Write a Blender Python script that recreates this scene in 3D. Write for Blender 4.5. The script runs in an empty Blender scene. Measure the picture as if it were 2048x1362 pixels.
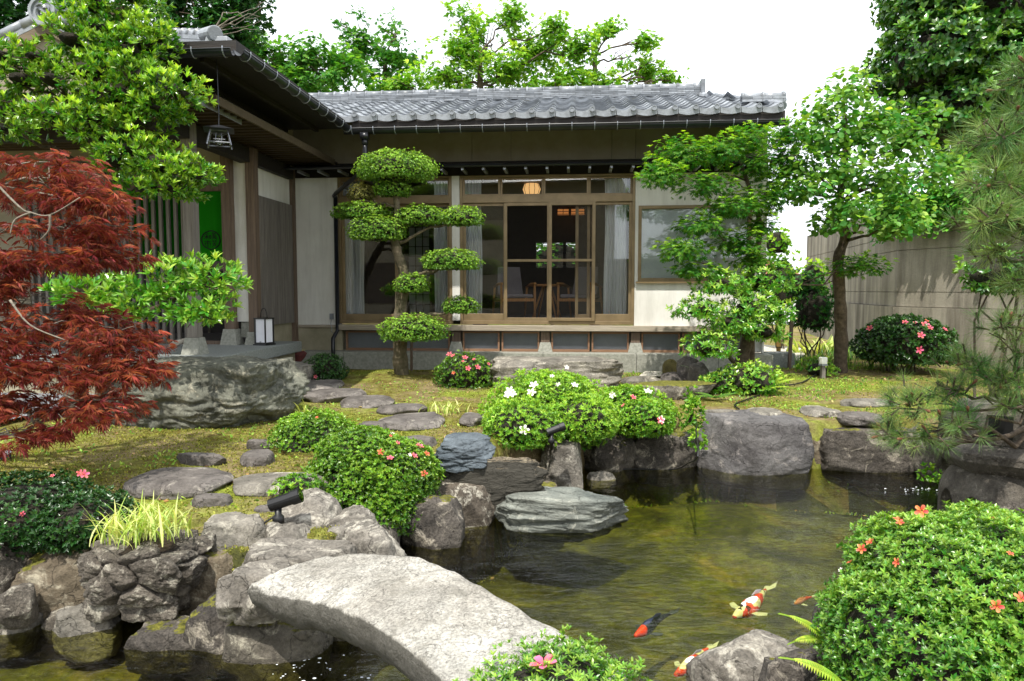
import bpy, math, random
import numpy as np
from mathutils import Vector, Matrix

# ------------------------------------------------------------------ camera, world, sun, exposure
SC = bpy.context.scene
FPX, PITCH, CAMZ = 1420.0, math.radians(4.07), 1.26
cam = bpy.data.cameras.new("camera"); camo = bpy.data.objects.new("camera", cam)
SC.collection.objects.link(camo); SC.camera = camo
camo.location = (0, 0, CAMZ); camo.rotation_euler = (math.pi/2 - PITCH, 0, 0)
cam.sensor_width = 36; cam.lens = FPX*36/2048; cam.clip_start = .05; cam.clip_end = 2000
SUN_EL, SUN_AZ = math.radians(61.5), math.radians(-166)     # azimuth from +Y towards +X
sdir = Vector((math.sin(SUN_AZ)*math.cos(SUN_EL), math.cos(SUN_AZ)*math.cos(SUN_EL), math.sin(SUN_EL)))
W = bpy.data.worlds.new("World"); SC.world = W; W.use_nodes = True
nt = W.node_tree; bg = nt.nodes['Background']; sky = nt.nodes.new('ShaderNodeTexSky')
sky.sky_type = 'NISHITA'; sky.sun_disc = False; sky.sun_elevation = SUN_EL; sky.sun_rotation = SUN_AZ
sky.air_density = 1.0; sky.dust_density = 2.5; sky.ozone_density = 1.0
tc = nt.nodes.new('ShaderNodeTexCoord'); nz = nt.nodes.new('ShaderNodeTexNoise')
nz.inputs['Scale'].default_value = 1.6; nz.inputs['Detail'].default_value = 6
rp = nt.nodes.new('ShaderNodeValToRGB'); rp.color_ramp.elements[0].position = .2; rp.color_ramp.elements[1].position = .8
rp.color_ramp.elements[0].color = (.72,)*3+(1,); rp.color_ramp.elements[1].color = (.97,)*3+(1,)
mx = nt.nodes.new('ShaderNodeMix'); mx.data_type = 'RGBA'
mx.inputs[7].default_value = (15.0, 15.7, 16.4, 1)           # thin bright cloud veil
nt.links.new(tc.outputs['Generated'], nz.inputs['Vector']); nt.links.new(nz.outputs['Fac'], rp.inputs['Fac'])
nt.links.new(rp.outputs['Color'], mx.inputs[0]); nt.links.new(sky.outputs['Color'], mx.inputs[6])
nt.links.new(mx.outputs[2], bg.inputs['Color']); bg.inputs['Strength'].default_value = 0.10
sl = bpy.data.lights.new("sun", 'SUN'); sl.energy = 5.0; sl.angle = math.radians(.55); sl.color = (1, .955, .87)
so = bpy.data.objects.new("sun", sl); SC.collection.objects.link(so)
so.rotation_euler = sdir.to_track_quat('Z', 'Y').to_euler()
SC.view_settings.view_transform = 'Standard'; SC.view_settings.look = 'None'
SC.view_settings.exposure = 0.36; SC.view_settings.gamma = 1
SC.render.engine = 'CYCLES'
SC.cycles.max_bounces = 8; SC.cycles.transparent_max_bounces = 16
SC.cycles.diffuse_bounces = 3; SC.cycles.glossy_bounces = 3; SC.cycles.transmission_bounces = 4

# ------------------------------------------------------------------ picture <-> place
def ray(px, py):
    x = (px-1024)/FPX; v = (681-py)/FPX; c, s = math.cos(PITCH), math.sin(PITCH)
    return np.array((x, c+v*s, -s+v*c))
def PZ(px, py, z=0.):
    d = ray(px, py); t = (z-CAMZ)/d[2]; return np.array((0, 0, CAMZ))+d*t
def PY(px, py, Y):
    d = ray(px, py); return np.array((0, 0, CAMZ))+d*(Y/d[1])
HA = math.radians(5.07)
UV = np.array((math.cos(HA), -math.sin(HA), 0)); WV = np.array((math.sin(HA), math.cos(HA), 0)); HF = np.array((0, 11.2, 0))
def HZ(px, py, w=0.):
    d = ray(px, py); C0 = np.array((0, 0, CAMZ)); t = (w+WV@(HF-C0))/(WV@d); P = C0+d*t
    return float((P-HF)@UV), float(P[2])
def HU(px, w=0., py=580): return HZ(px, py, w)[0]
def HH(py, w=0., px=1024): return HZ(px, py, w)[1]
def hw(u, w, z=0.): return HF+UV*u+WV*w+np.array((0, 0, z))

# ------------------------------------------------------------------ noise
_rs = np.random.RandomState(5); _perm = np.tile(_rs.permutation(256), 3)
_g = _rs.normal(size=(256, 3)); _g /= np.linalg.norm(_g, axis=1)[:, None]
def pn(P):
    P = np.asarray(P, float); i = np.floor(P).astype(int); f = P-i; i &= 255; u = f*f*f*(f*(f*6-15)+10)
    def gr(a, b, c):
        h = _perm[_perm[_perm[(i[:, 0]+a) & 255]+((i[:, 1]+b) & 255)]+((i[:, 2]+c) & 255)]
        return ((f-np.array((a, b, c)))*_g[h]).sum(1)
    L = lambda t, a, b: a+t*(b-a)
    x00 = L(u[:, 0], gr(0,0,0), gr(1,0,0)); x10 = L(u[:, 0], gr(0,1,0), gr(1,1,0))
    x01 = L(u[:, 0], gr(0,0,1), gr(1,0,1)); x11 = L(u[:, 0], gr(0,1,1), gr(1,1,1))
    return L(u[:, 2], L(u[:, 1], x00, x10), L(u[:, 1], x01, x11))*1.6
def fbm(P, o=4, r=.5):
    P = np.asarray(P, float); s = 0; a = 1; t = 0
    for k in range(o): s = s+a*pn(P*2**k+17.3*k); t += a; a *= r
    return s/t

# ------------------------------------------------------------------ objects
def link(o, parent=None):
    SC.collection.objects.link(o)
    if parent is not None: o.parent = parent
    return o
def tag(o, label=None, cat=None, group=None, kind=None):
    if label: o['label'] = label
    if cat: o['category'] = cat
    if group: o['group'] = group
    if kind: o['kind'] = kind
    return o
def thing(name, label, cat, loc=(0, 0, 0), rz=0, group=None):
    o = bpy.data.objects.new(name, None); link(o); o.empty_display_size = .1
    o.location = [float(a) for a in loc]; o.rotation_euler = (0, 0, rz)
    return tag(o, label, cat, group)
def npmesh(name, V, F, m, parent=None, smooth=False, attr=None, loc=None):
    """V (n,3); F (m,k) index array or list of arrays of different k"""
    if not isinstance(F, list): F = [F]
    F = [np.asarray(f, np.int32) for f in F if len(f)]
    me = bpy.data.meshes.new(name); V = np.asarray(V, np.float32)
    me.vertices.add(len(V)); me.vertices.foreach_set('co', V.ravel())
    idx = np.concatenate([f.ravel() for f in F]); nl = np.concatenate([np.full(len(f), f.shape[1]) for f in F])
    st = np.concatenate(([0], np.cumsum(nl)[:-1]))
    me.loops.add(len(idx)); me.loops.foreach_set('vertex_index', idx)
    me.polygons.add(len(nl)); me.polygons.foreach_set('loop_start', st.astype(np.int32))
    try: me.polygons.foreach_set('loop_total', nl.astype(np.int32))
    except Exception: pass
    me.polygons.foreach_set('use_smooth', np.full(len(nl), bool(smooth)))
    if attr is not None:
        a = me.attributes.new('tint', 'FLOAT', 'POINT'); a.data.foreach_set('value', np.asarray(attr, np.float32))
    me.update(calc_edges=True); me.validate()
    if m: me.materials.append(m)
    o = bpy.data.objects.new(name, me); link(o, parent)
    if loc is not None: o.location = [float(a) for a in loc]
    return o
class MB:
    def __init__(s): s.v = []; s.q = []; s.t = []; s.n = 0
    def add(s, V, Q=(), T=()):
        V = np.asarray(V, float)
        if len(Q): s.q.append(np.asarray(Q)+s.n)
        if len(T): s.t.append(np.asarray(T)+s.n)
        s.v.append(V); s.n += len(V); return s
    def box(s, x0, x1, y0, y1, z0, z1, taper=0., M=None):
        a = taper
        V = np.array([(x0,y0,z0),(x1,y0,z0),(x1,y1,z0),(x0,y1,z0),(x0+a,y0+a,z1),(x1-a,y0+a,z1),(x1-a,y1-a,z1),(x0+a,y1-a,z1)], float)
        if M is not None: V = V@np.array(M.to_3x3()).T+np.array(M.translation)
        return s.add(V, [(0,3,2,1),(4,5,6,7),(0,1,5,4),(1,2,6,5),(2,3,7,6),(3,0,4,7)])
    def tube(s, pts, rad, n=7, cap=True):
        pts = np.asarray(pts, float); k = len(pts); rad = np.broadcast_to(rad, (k,))
        T = np.gradient(pts, axis=0); T /= np.linalg.norm(T, axis=1)[:, None]+1e-9
        ref = np.array((0, 0, 1.)) if abs(T[0][2]) < .9 else np.array((1., 0, 0))
        A = np.cross(T[0], ref); A /= np.linalg.norm(A); V = []
        th = np.arange(n)*2*math.pi/n
        for i in range(k):
            A = A-T[i]*(A@T[i]); A /= np.linalg.norm(A)+1e-9; B = np.cross(T[i], A)
            V.append(pts[i]+rad[i]*(np.cos(th)[:, None]*A+np.sin(th)[:, None]*B))
        V = np.concatenate(V); Q = []
        for i in range(k-1):
            for j in range(n): Q.append((i*n+j, i*n+(j+1) % n, (i+1)*n+(j+1) % n, (i+1)*n+j))
        T_ = []
        if cap:
            V = np.concatenate((V, [pts[0], pts[-1]])); c0 = k*n; c1 = c0+1
            for j in range(n): T_ += [(c0, (j+1) % n, j), (c1, (k-1)*n+j, (k-1)*n+(j+1) % n)]
        return s.add(V, Q, T_)
    def lathe(s, prof, c=(0, 0, 0), n=20):
        """prof [(r,z)...]"""
        th = np.arange(n)*2*math.pi/n; V = []
        for r, z in prof: V.append(np.stack((c[0]+r*np.cos(th), c[1]+r*np.sin(th), np.full(n, c[2]+z)), 1))
        Q = [(i*n+j, i*n+(j+1) % n, (i+1)*n+(j+1) % n, (i+1)*n+j) for i in range(len(prof)-1) for j in range(n)]
        V = np.concatenate(V+[np.array([(c[0], c[1], c[2]+prof[0][1]), (c[0], c[1], c[2]+prof[-1][1])])]); a = len(prof)*n
        T = [(a, (j+1) % n, j) for j in range(n)]+[(a+1, (len(prof)-1)*n+j, (len(prof)-1)*n+(j+1) % n) for j in range(n)]
        return s.add(V, Q, T)
    def build(s, name, m, parent=None, smooth=False, bevel=0, loc=None):
        F = []
        if s.q: F.append(np.concatenate(s.q))
        if s.t: F.append(np.concatenate(s.t))
        o = npmesh(name, np.concatenate(s.v), F, m, parent, smooth, loc=loc)
        if bevel:
            b = o.modifiers.new('b', 'BEVEL'); b.width = bevel; b.segments = 2; b.limit_method = 'ANGLE'
        return o

# ------------------------------------------------------------------ materials
def rgb(h):
    h = h.lstrip('#'); c = [int(h[i:i+2], 16)/255 for i in (0, 2, 4)]
    return tuple(a/12.92 if a < .04045 else ((a+.055)/1.055)**2.4 for a in c)+(1,)
class NT:
    def __init__(s, name):
        s.m = bpy.data.materials.new(name); s.m.use_nodes = True; s.t = s.m.node_tree; s.p = s.t.nodes['Principled BSDF']
        s.out = s.t.nodes['Material Output']
        s.tc = s.t.nodes.new('ShaderNodeTexCoord')
    def n(s, ty, **k):
        x = s.t.nodes.new(ty)
        for a, b in k.items(): setattr(x, a, b)
        return x
    def l(s, a, b): s.t.links.new(a, b)
    def noise(s, scale, detail=6, rough=.55, stretch=None, dist=0., vec=None):
        x = s.n('ShaderNodeTexNoise'); x.inputs['Scale'].default_value = scale; x.inputs['Detail'].default_value = detail
        x.inputs['Roughness'].default_value = rough; x.inputs['Distortion'].default_value = dist
        v = vec or s.tc.outputs['Object']
        if stretch:
            mp = s.n('ShaderNodeMapping'); mp.inputs['Scale'].default_value = stretch; s.l(v, mp.inputs['Vector']); v = mp.outputs[0]
        s.l(v, x.inputs['Vector']); return x.outputs['Fac']
    def ramp(s, f, stops):
        r = s.n('ShaderNodeValToRGB'); e = r.color_ramp.elements
        while len(e) < len(stops): e.new(.5)
        for i, (p, c) in enumerate(stops):
            e[i].position = p; e[i].color = c if not isinstance(c, (int, float)) else (c, c, c, 1)
        s.l(f, r.inputs['Fac']); return r.outputs['Color']
    def mix(s, f, a, b, blend='MIX'):
        x = s.n('ShaderNodeMix', data_type='RGBA', blend_type=blend)
        for v, i in ((f, 0), (a, 6), (b, 7)):
            if isinstance(v, (int, float)): x.inputs[i].default_value = v
            elif isinstance(v, tuple): x.inputs[i].default_value = v
            else: s.l(v, x.inputs[i])
        return x.outputs[2]
    def math(s, op, a, b=0.):
        x = s.n('ShaderNodeMath', operation=op)
        for v, i in ((a, 0), (b, 1)):
            if isinstance(v, (int, float)): x.inputs[i].default_value = v
            else: s.l(v, x.inputs[i])
        return x.outputs[0]
    def bump(s, h, dist=.01, strength=1., prev=None):
        b = s.n('ShaderNodeBump'); b.inputs['Distance'].default_value = dist; b.inputs['Strength'].default_value = strength
        s.l(h, b.inputs['Height'])
        if prev is not None: s.l(prev, b.inputs['Normal'])
        s.l(b.outputs[0], s.p.inputs['Normal']); return b.outputs[0]
    def col(s, c):
        if isinstance(c, tuple): s.p.inputs['Base Color'].default_value = c
        else: s.l(c, s.p.inputs['Base Color'])
    def set(s, **k):
        for a, b in k.items(): s.p.inputs[a.replace('_', ' ')].default_value = b
        return s.m
def plain(name, c, rough=.6, c2=None, scale=8, metal=0., bump=0., bscale=60, stretch=None, spec=.5):
    t = NT(name); c = rgb(c) if isinstance(c, str) else c
    if c2: c2 = rgb(c2) if isinstance(c2, str) else c2
    else: c2 = tuple(a*.82 for a in c[:3])+(1,)
    t.col(t.ramp(t.noise(scale, 8, .6, stretch), [(.3, c2), (.7, c)]))
    if bump: t.bump(t.noise(bscale, 5, .6, stretch), bump)
    t.set(Roughness=rough, Metallic=metal); t.p.inputs['Specular IOR Level'].default_value = spec
    return t.m
def wood(name, c1, c2, axis='z', rough=.7, scale=6):
    st = {'x': (.12, 3, 3), 'y': (3, .12, 3), 'z': (3, 3, .12)}[axis]
    t = NT(name); f = t.noise(scale, 8, .7, st, .6)
    c = t.ramp(f, [(.3, rgb(c1)), (.7, rgb(c2))]); g = t.noise(scale*7, 3, .6, st)
    c = t.mix(.35, c, t.ramp(g, [(.35, .25), (.65, 1.)]), 'MULTIPLY'); t.col(c)
    t.bump(g, .004); t.set(Roughness=rough); return t.m
def rockmat(name, dark, light, lichen=None, lich=.0, moss=0., speck=.5, strata=None, side=0., scale=1., wet=True, mosscol=('#454619', '#77742c')):
    t = NT(name)
    f = t.noise(2.6*scale, 9, .62, strata, .5); c = t.ramp(f, [(.32, rgb(dark)), (.66, rgb(light))])
    f2 = t.noise(60*scale, 4, .7, strata); c = t.mix(speck, c, t.ramp(f2, [(.36, .30), (.58, 1.)]), 'MULTIPLY')
    vo = t.noise(14*scale, 6, .65); c = t.mix(.55, c, t.ramp(vo, [(.35, .55), (.6, 1.)]), 'MULTIPLY'); c = t.mix(.6, c, t.ramp(t.noise(.9*scale, 4, .6, None, .4), [(.36, (.62, .58, .54, 1)), (.6, (1, 1, 1, 1))]), 'MULTIPLY')
    ck = t.n('ShaderNodeTexVoronoi', feature='DISTANCE_TO_EDGE'); ck.inputs['Scale'].default_value = 2.3*scale; wp = t.n('ShaderNodeVectorMath', operation='ADD'); nn2 = t.n('ShaderNodeTexNoise'); nn2.inputs['Scale'].default_value = 3*scale; nn2.inputs['Detail'].default_value = 5; t.l(t.tc.outputs['Object'], nn2.inputs['Vector']); t.l(nn2.outputs['Color'], wp.inputs[0]); t.l(t.tc.outputs['Object'], wp.inputs[1]); t.l(wp.outputs[0], ck.inputs['Vector']); crk = t.ramp(ck.outputs['Distance'], [(.0, .25), (.014, 1.)]); c = t.mix(.45, c, crk, 'MULTIPLY')
    if lichen:
        g = t.noise(5.5*scale, 7, .72, None, .8); mask = t.ramp(g, [(.60-lich*.13, 0.), (.70-lich*.13, .8)])
        mask = t.mix(1., mask, t.ramp(t.noise(45*scale, 3, .6), [(.30, .1), (.52, 1.)]), 'MULTIPLY')
        c = t.mix(mask, c, rgb(lichen))
    geo = t.n('ShaderNodeNewGeometry'); sp = t.n('ShaderNodeSeparateXYZ'); t.l(geo.outputs['Normal'], sp.inputs[0])
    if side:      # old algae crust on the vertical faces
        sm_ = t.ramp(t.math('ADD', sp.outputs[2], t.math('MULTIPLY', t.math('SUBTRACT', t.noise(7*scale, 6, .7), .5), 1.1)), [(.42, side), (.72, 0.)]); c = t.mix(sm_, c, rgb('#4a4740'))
    if moss:
        g = t.noise(4*scale, 6, .7); k = t.math('ADD', t.math('MULTIPLY', sp.outputs[2], .5), g)
        mk = t.ramp(k, [(1.06-moss*.3, 0.), (1.12-moss*.3, 1.)])
        mc = t.ramp(t.noise(30, 4), [(.35, rgb(mosscol[0])), (.65, rgb(mosscol[1]))]); c = t.mix(mk, c, mc)
    r = .82
    if wet:
        p2 = t.n('ShaderNodeSeparateXYZ'); t.l(geo.outputs['Position'], p2.inputs[0])
        wv = t.math('ADD', p2.outputs[2], t.math('MULTIPLY', t.noise(9, 3), .06))
        wm = t.ramp(t.math('ADD', t.math('MULTIPLY', wv, 5.), 2.9), [(.50, 1.), (.95, 0.)])   # dark wet band at the waterline
        c = t.mix(wm, c, t.mix(1., c, (.34, .32, .24, 1), 'MULTIPLY'))
        rr = t.mix(wm, (.82,)*3+(1,), (.3,)*3+(1,)); t.l(rr, t.p.inputs['Roughness'])
    t.col(c)
    b = t.bump(t.noise(9*scale, 9, .68, strata, .3), .035); b = t.bump(crk, .012, .8, b); t.bump(f2, .006, 1., b)
    t.set(**({} if wet else {'Roughness': r})); t.p.inputs['Specular IOR Level'].default_value = .3
    return t.m
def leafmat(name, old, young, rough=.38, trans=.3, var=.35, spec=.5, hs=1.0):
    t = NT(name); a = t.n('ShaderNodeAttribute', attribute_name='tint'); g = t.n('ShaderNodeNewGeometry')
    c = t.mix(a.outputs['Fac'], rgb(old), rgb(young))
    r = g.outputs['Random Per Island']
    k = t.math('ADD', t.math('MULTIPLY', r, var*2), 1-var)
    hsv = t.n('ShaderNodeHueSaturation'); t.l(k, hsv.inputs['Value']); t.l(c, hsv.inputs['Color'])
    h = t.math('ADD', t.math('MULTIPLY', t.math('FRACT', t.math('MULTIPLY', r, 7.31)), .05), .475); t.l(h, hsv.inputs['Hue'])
    hsv.inputs['Saturation'].default_value = hs
    t.col(hsv.outputs[0]); t.set(Roughness=rough); t.p.inputs['Specular IOR Level'].default_value = spec
    tr = t.n('ShaderNodeBsdfTranslucent'); mm = t.n('ShaderNodeMixShader'); mm.inputs[0].default_value = trans
    hc = t.mix(1., hsv.outputs[0], (1.5, 1.45, .55, 1), 'MULTIPLY'); t.l(hc, tr.inputs['Color'])
    t.l(t.p.outputs[0], mm.inputs[1]); t.l(tr.outputs[0], mm.inputs[2]); t.l(mm.outputs[0], t.out.inputs['Surface'])
    return t.m
M = {}
def plastermat():
    t = NT('plaster'); c = t.ramp(t.noise(1.3, 8, .6), [(.3, rgb('#d2cfc8')), (.7, rgb('#e6e5e0'))]); c = t.mix(.22, c, t.ramp(t.noise(5, 7, .7, (1, 1, .12)), [(.36, rgb('#8f8a80')), (.56, (1, 1, 1, 1))]), 'MULTIPLY')
    t.col(c); t.set(Roughness=.9); t.bump(t.noise(170, 5), .004); return t.m
M['plaster'] = plastermat()
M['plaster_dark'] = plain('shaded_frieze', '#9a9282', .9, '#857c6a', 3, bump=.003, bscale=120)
M['wood_dark'] = wood('dark_wood_board', '#130f0c', '#271e17', 'x')
M['wood_post'] = wood('weathered_post', '#4b3a2e', '#7d6a5a', 'z')
M['wood_grey'] = wood('grey_slat', '#5d5752', '#8f8880', 'z')
M['wood_sill'] = wood('sill_wood', '#8c8070', '#b5aa98', 'x')
M['wood_brown'] = wood('vent_frame_wood', '#6e4c34', '#9c7a5e', 'x')
M['alu'] = plain('bronze_aluminium', '#8d7a5c', .42, '#77664b', 5, metal=.35)
M['gutter'] = plain('black_gutter', '#15161a', .3, '#22242a', 4)
M['clip'] = plain('pale_clip', '#9a9fa8', .4, metal=.5)
M['cement'] = plain('foundation_cement', '#a89f88', .9, '#7f7a63', 3, bump=.006, bscale=60)
M['granite_ledge'] = plain('granite_ledge', '#9c9c92', .8, '#77776e', 30, bump=.003, bscale=150)
M['granite_grey'] = plain('granite_platform', '#8f938f', .75, '#6b6f6c', 40, bump=.002, bscale=150)
M['curtain'] = plain('curtain', '#f2f0f2', .9, '#e2e0e6', 3)
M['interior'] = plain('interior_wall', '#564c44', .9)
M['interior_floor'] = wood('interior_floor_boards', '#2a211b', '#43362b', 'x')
M['black'] = plain('black_metal', '#121214', .45)
M['iron'] = plain('iron', '#2c2d31', .4, '#45474d', 12, metal=.6)
M['white'] = plain('white_paper', '#e8e8ee', .8, '#dcdce4')
M['oak'] = wood('oak', '#b0743a', '#d09a5a', 'z')
M['uphol'] = plain('grey_upholstery', '#8d868a', .9)
def tilemat():
    t = NT('grey_roof_tile'); g = t.n('ShaderNodeNewGeometry')
    c = t.ramp(t.math('FRACT', t.math('MULTIPLY', g.outputs['Random Per Island'], 5.)), [(0, rgb('#5f646a')), (.5, rgb('#7a7f86')), (1, rgb('#989da4'))])
    c = t.mix(.4, c, t.ramp(t.noise(9, 7, .7), [(.35, rgb('#6e6658')), (.6, (1, 1, 1, 1))]), 'MULTIPLY')
    t.col(c); t.set(Roughness=.36); t.bump(t.noise(80, 4), .002); return t.m
M['tile'] = tilemat()
def glassmat(name, refl=1., tint=(.93, .95, .94, 1)):
    t = NT(name); fr = t.n('ShaderNodeFresnel'); fr.inputs[0].default_value = 1.65
    tr = t.n('ShaderNodeBsdfTransparent'); tr.inputs[0].default_value = tint
    gl = t.n('ShaderNodeBsdfGlossy'); gl.inputs['Roughness'].default_value = .015; gl.inputs['Color'].default_value = (refl,)*3+(1,)
    mm = t.n('ShaderNodeMixShader'); t.l(fr.outputs[0], mm.inputs[0]); t.l(tr.outputs[0], mm.inputs[1]); t.l(gl.outputs[0], mm.inputs[2])
    t.l(mm.outputs[0], t.out.inputs['Surface']); return t.m
M['glass'] = glassmat('window_glass')
M['screen'] = None
def screenmat():
    t = NT('insect_screen'); tr = t.n('ShaderNodeBsdfTransparent'); mm = t.n('ShaderNodeMixShader'); mm.inputs[0].default_value = .14
    t.col(rgb('#24211e')); t.set(Roughness=.9); t.l(tr.outputs[0], mm.inputs[1]); t.l(t.p.outputs[0], mm.inputs[2]); t.l(mm.outputs[0], t.out.inputs['Surface']); return t.m
M['screen'] = screenmat()
def emit(name, c, s):
    t = NT(name); t.col(rgb(c)); t.p.inputs['Emission Color'].default_value = rgb(c); t.p.inputs['Emission Strength'].default_value = s; return t.m
M['bark'] = plain('bark', '#6a5c4c', .95, '#372d24', 14, bump=.02, bscale=30)
M['bark_moss'] = plain('mossy_bark', '#776a58', .95, '#3a3a20', 9, bump=.02, bscale=26)
M['twig'] = plain('twig_mass', '#2b2317', .95, '#171a0c', 14, bump=.03, bscale=40)
M['bark_grey'] = plain('grey_branch', '#8d8578', .9, '#5b5347', 12, bump=.01, bscale=40)
# ------------------------------------------------------------------ leaf templates (x along the leaf, y across, z up)
def _t(v, f): return np.array(v, float), np.array(f, np.int32)
KITE = lambda w=.2, d=-.06: _t([(0,0,0), (.45,w,.05), (1,0,d), (.45,-w,.05)], [(0,2,1), (0,3,2)])
def LEAF(w=.2, droop=-.12, fold=.06):
    return _t([(0,0,0), (.28,w*.8,fold*.8), (.66,w*.85,fold+droop*.35), (1,0,droop), (.66,-w*.85,fold+droop*.35), (.28,-w*.8,fold*.8), (.48,0,.0)],
              [(0,6,1), (1,6,2), (2,6,3), (3,6,4), (4,6,5), (5,6,0)])
def PALM(lobes=5, w=.13, spread=1.15, droop=-.12, back=.55):
    V = []; F = []
    for i in range(lobes):
        a = (i/(lobes-1)-.5)*2*spread; L = 1-.35*abs(a)/spread*back*1.6; n = len(V)
        d = np.array((math.cos(a), math.sin(a))); p = np.array((-d[1], d[0]))
        for t_, s_, z in ((0, 0, 0), (.5, w, .03), (1, 0, droop), (.5, -w, .03)):
            q = d*t_*L+p*s_*L; V.append((q[0], q[1], z*L))
        F += [(n, n+2, n+1), (n, n+3, n+2)]
    return _t(V, F)
def NEEDLES(n=60, w=.008, seed=1, cone=1.25):
    r = np.random.RandomState(seed); V = []; F = []
    for i in range(n):
        th = cone*math.sqrt(r.rand()) ; ph = r.rand()*6.283; L = .75+.3*r.rand()
        d = np.array((math.cos(th), math.sin(th)*math.cos(ph), math.sin(th)*math.sin(ph)))
        s = np.cross(d, r.normal(size=3)); s /= np.linalg.norm(s); k = len(V); o = np.array((-.25*r.rand(), 0, 0))
        V += [o-s*w, o+s*w, o+d*L*.6+s*w*.9+(0, 0, -.01), o+d*L+(0, 0, -.03)]; F += [(k, k+1, k+2), (k, k+2, k+3)]
    return _t(V, F)
def FLOWER(n=5):
    V = []; F = []
    for i in range(n):
        a = i*2*math.pi/n; k = len(V); c, s = math.cos(a), math.sin(a)
        for x, y, z in ((.06, 0, 0), (.45, .27, .26), (.85, .25, .34), (1, 0, .30), (.85, -.25, .34), (.45, -.27, .26), (.55, 0, .18)):
            V.append((x*c-y*s, x*s+y*c, z))
        F += [(k, k+1, k+6), (k+1, k+2, k+6), (k+2, k+3, k+6), (k+3, k+4, k+6), (k+4, k+5, k+6), (k+5, k, k+6)]
    return _t(V, F)
def nrm(a): return a/(np.linalg.norm(a, axis=-1, keepdims=True)+1e-9)
def scatter(T, pos, xd, up, size, tint=None):
    """instances of template T as one vertex soup"""
    tv, tf = T; xd = nrm(xd); yd = nrm(np.cross(up, xd)); zd = np.cross(xd, yd); n = len(pos)
    V = pos[:, None]+size[:, None, None]*(tv[None, :, 0:1]*xd[:, None]+tv[None, :, 1:2]*yd[:, None]+tv[None, :, 2:3]*zd[:, None])
    F = tf[None]+(np.arange(n)*len(tv))[:, None, None]
    a = np.zeros(n) if tint is None else tint
    return V.reshape(-1, 3), F.reshape(-1, 3), np.repeat(a, len(tv))
def merge(L):
    V = []; F = []; A = []; n = 0
    for v, f, a in L: V.append(v); F.append(f+n); A.append(a); n += len(v)
    return np.concatenate(V), np.concatenate(F), np.concatenate(A)
def pad_points(pads, n, rng, shell=.35, flat=-.35, amp=.14, freq=2.2, gap=None, inside=True):
    """points and outward normals in the outer shell of ellipsoid pads (cx,cy,cz,rx,ry,rz)"""
    pads = np.asarray(pads, float); ar = (pads[:, 3]*pads[:, 4]+pads[:, 3]*pads[:, 5]+pads[:, 4]*pads[:, 5]); pr = ar/ar.sum()
    k = rng.choice(len(pads), int(n*1.5), p=pr); d = nrm(rng.normal(size=(len(k), 3)))
    low = d[:, 2] < flat; d[low, 2] = flat+(d[low, 2]-flat)*.15
    r = 1-shell*rng.rand(len(k))**1.6
    c = pads[k, :3]; R = pads[k, 3:]
    nn = fbm(c*1.7+d*freq+k[:, None]*3.1, 3); r = r*(1+amp*2*nn)
    p = c+d*r[:, None]*R; N = nrm(d/R)
    ok = np.ones(len(k), bool)
    if inside and len(pads) > 1:
        for j in range(len(pads)):
            q = (p-pads[j, :3])/pads[j, 3:]; ok &= ~(((q**2).sum(1) < .5) & (k != j))
    if gap is not None: ok &= fbm(p*gap[0]+5.5, 2) > gap[1]
    p, N, r = p[ok][:n], N[ok][:n], r[ok][:n]
    return p, N, r
def rosettes(p, N, L, T, rng, k=6, ang=(.7, 1.15), up=.5, jit=.45, lj=.25, tint=None, ty=.35):
    ax = nrm(N+np.array((0, 0, up))+rng.normal(size=p.shape)*jit*.6); out = []
    t1 = nrm(np.cross(ax, rng.normal(size=p.shape))); t2 = np.cross(ax, t1)
    base = rng.rand(len(p))*ty if tint is None else tint
    for i in range(k):
        ph = 2*math.pi*i/k+rng.rand(len(p))*.7; th = ang[0]+(ang[1]-ang[0])*rng.rand(len(p))
        if i == 0: th *= .35
        rad = t1*np.cos(ph)[:, None]+t2*np.sin(ph)[:, None]
        xd = ax*np.cos(th)[:, None]+rad*np.sin(th)[:, None]; up_ = ax*np.sin(th)[:, None]-rad*np.cos(th)[:, None]
        sz = L*(1-lj+2*lj*rng.rand(len(p)))*(.75 if i == 0 else 1)
        out.append(scatter(T, p, xd, up_, sz, np.clip(base+(.25 if i == 0 else 0)+rng.normal(size=len(p))*.08, 0, 1)))
    return merge(out)
def singles(p, N, L, T, rng, up=.8, out=.6, droop=.25, jit=.4, lj=.3, tint=None, ty=.4):
    xd = nrm(N*out*np.array((1, 1, .3))+rng.normal(size=p.shape)*jit*np.array((1.6, 1.6, .6))-np.array((0, 0, droop)))
    u = nrm(np.array((0, 0, up))+N*.4+rng.normal(size=p.shape)*jit)
    base = rng.rand(len(p))*ty if tint is None else tint
    return scatter(T, p, xd, u, L*(1-lj+2*lj*rng.rand(len(p))), base)
def young_lit_tint(p, N, r, rng, base=.1, amp=.5, hi=.35):  # besides young leaves, sunlight on upper outer leaves is put into this tint
    """fresh growth and painted sunlit tips on the outermost, upward twigs"""
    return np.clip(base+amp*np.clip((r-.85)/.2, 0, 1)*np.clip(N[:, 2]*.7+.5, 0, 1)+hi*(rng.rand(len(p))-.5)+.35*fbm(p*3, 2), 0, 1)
def core(name, pads, m, parent, loc, k=.78, seed=0):
    V = []; F = []; n = 0
    sv, sf = cubesphere(10)
    for c in pads:
        c = np.asarray(c, float); r = 1+.18*fbm(sv*2+c[:3]*3+seed, 3); q = sv*r[:, None]*c[3:]*k; q[:, 2] = np.maximum(q[:, 2], -c[5]*.55)
        V.append(q+c[:3]-np.asarray(loc)); F.append(sf+n); n += len(sv)
    return npmesh(name, np.concatenate(V), np.concatenate(F), m, parent, True)
_cs = {}
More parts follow.
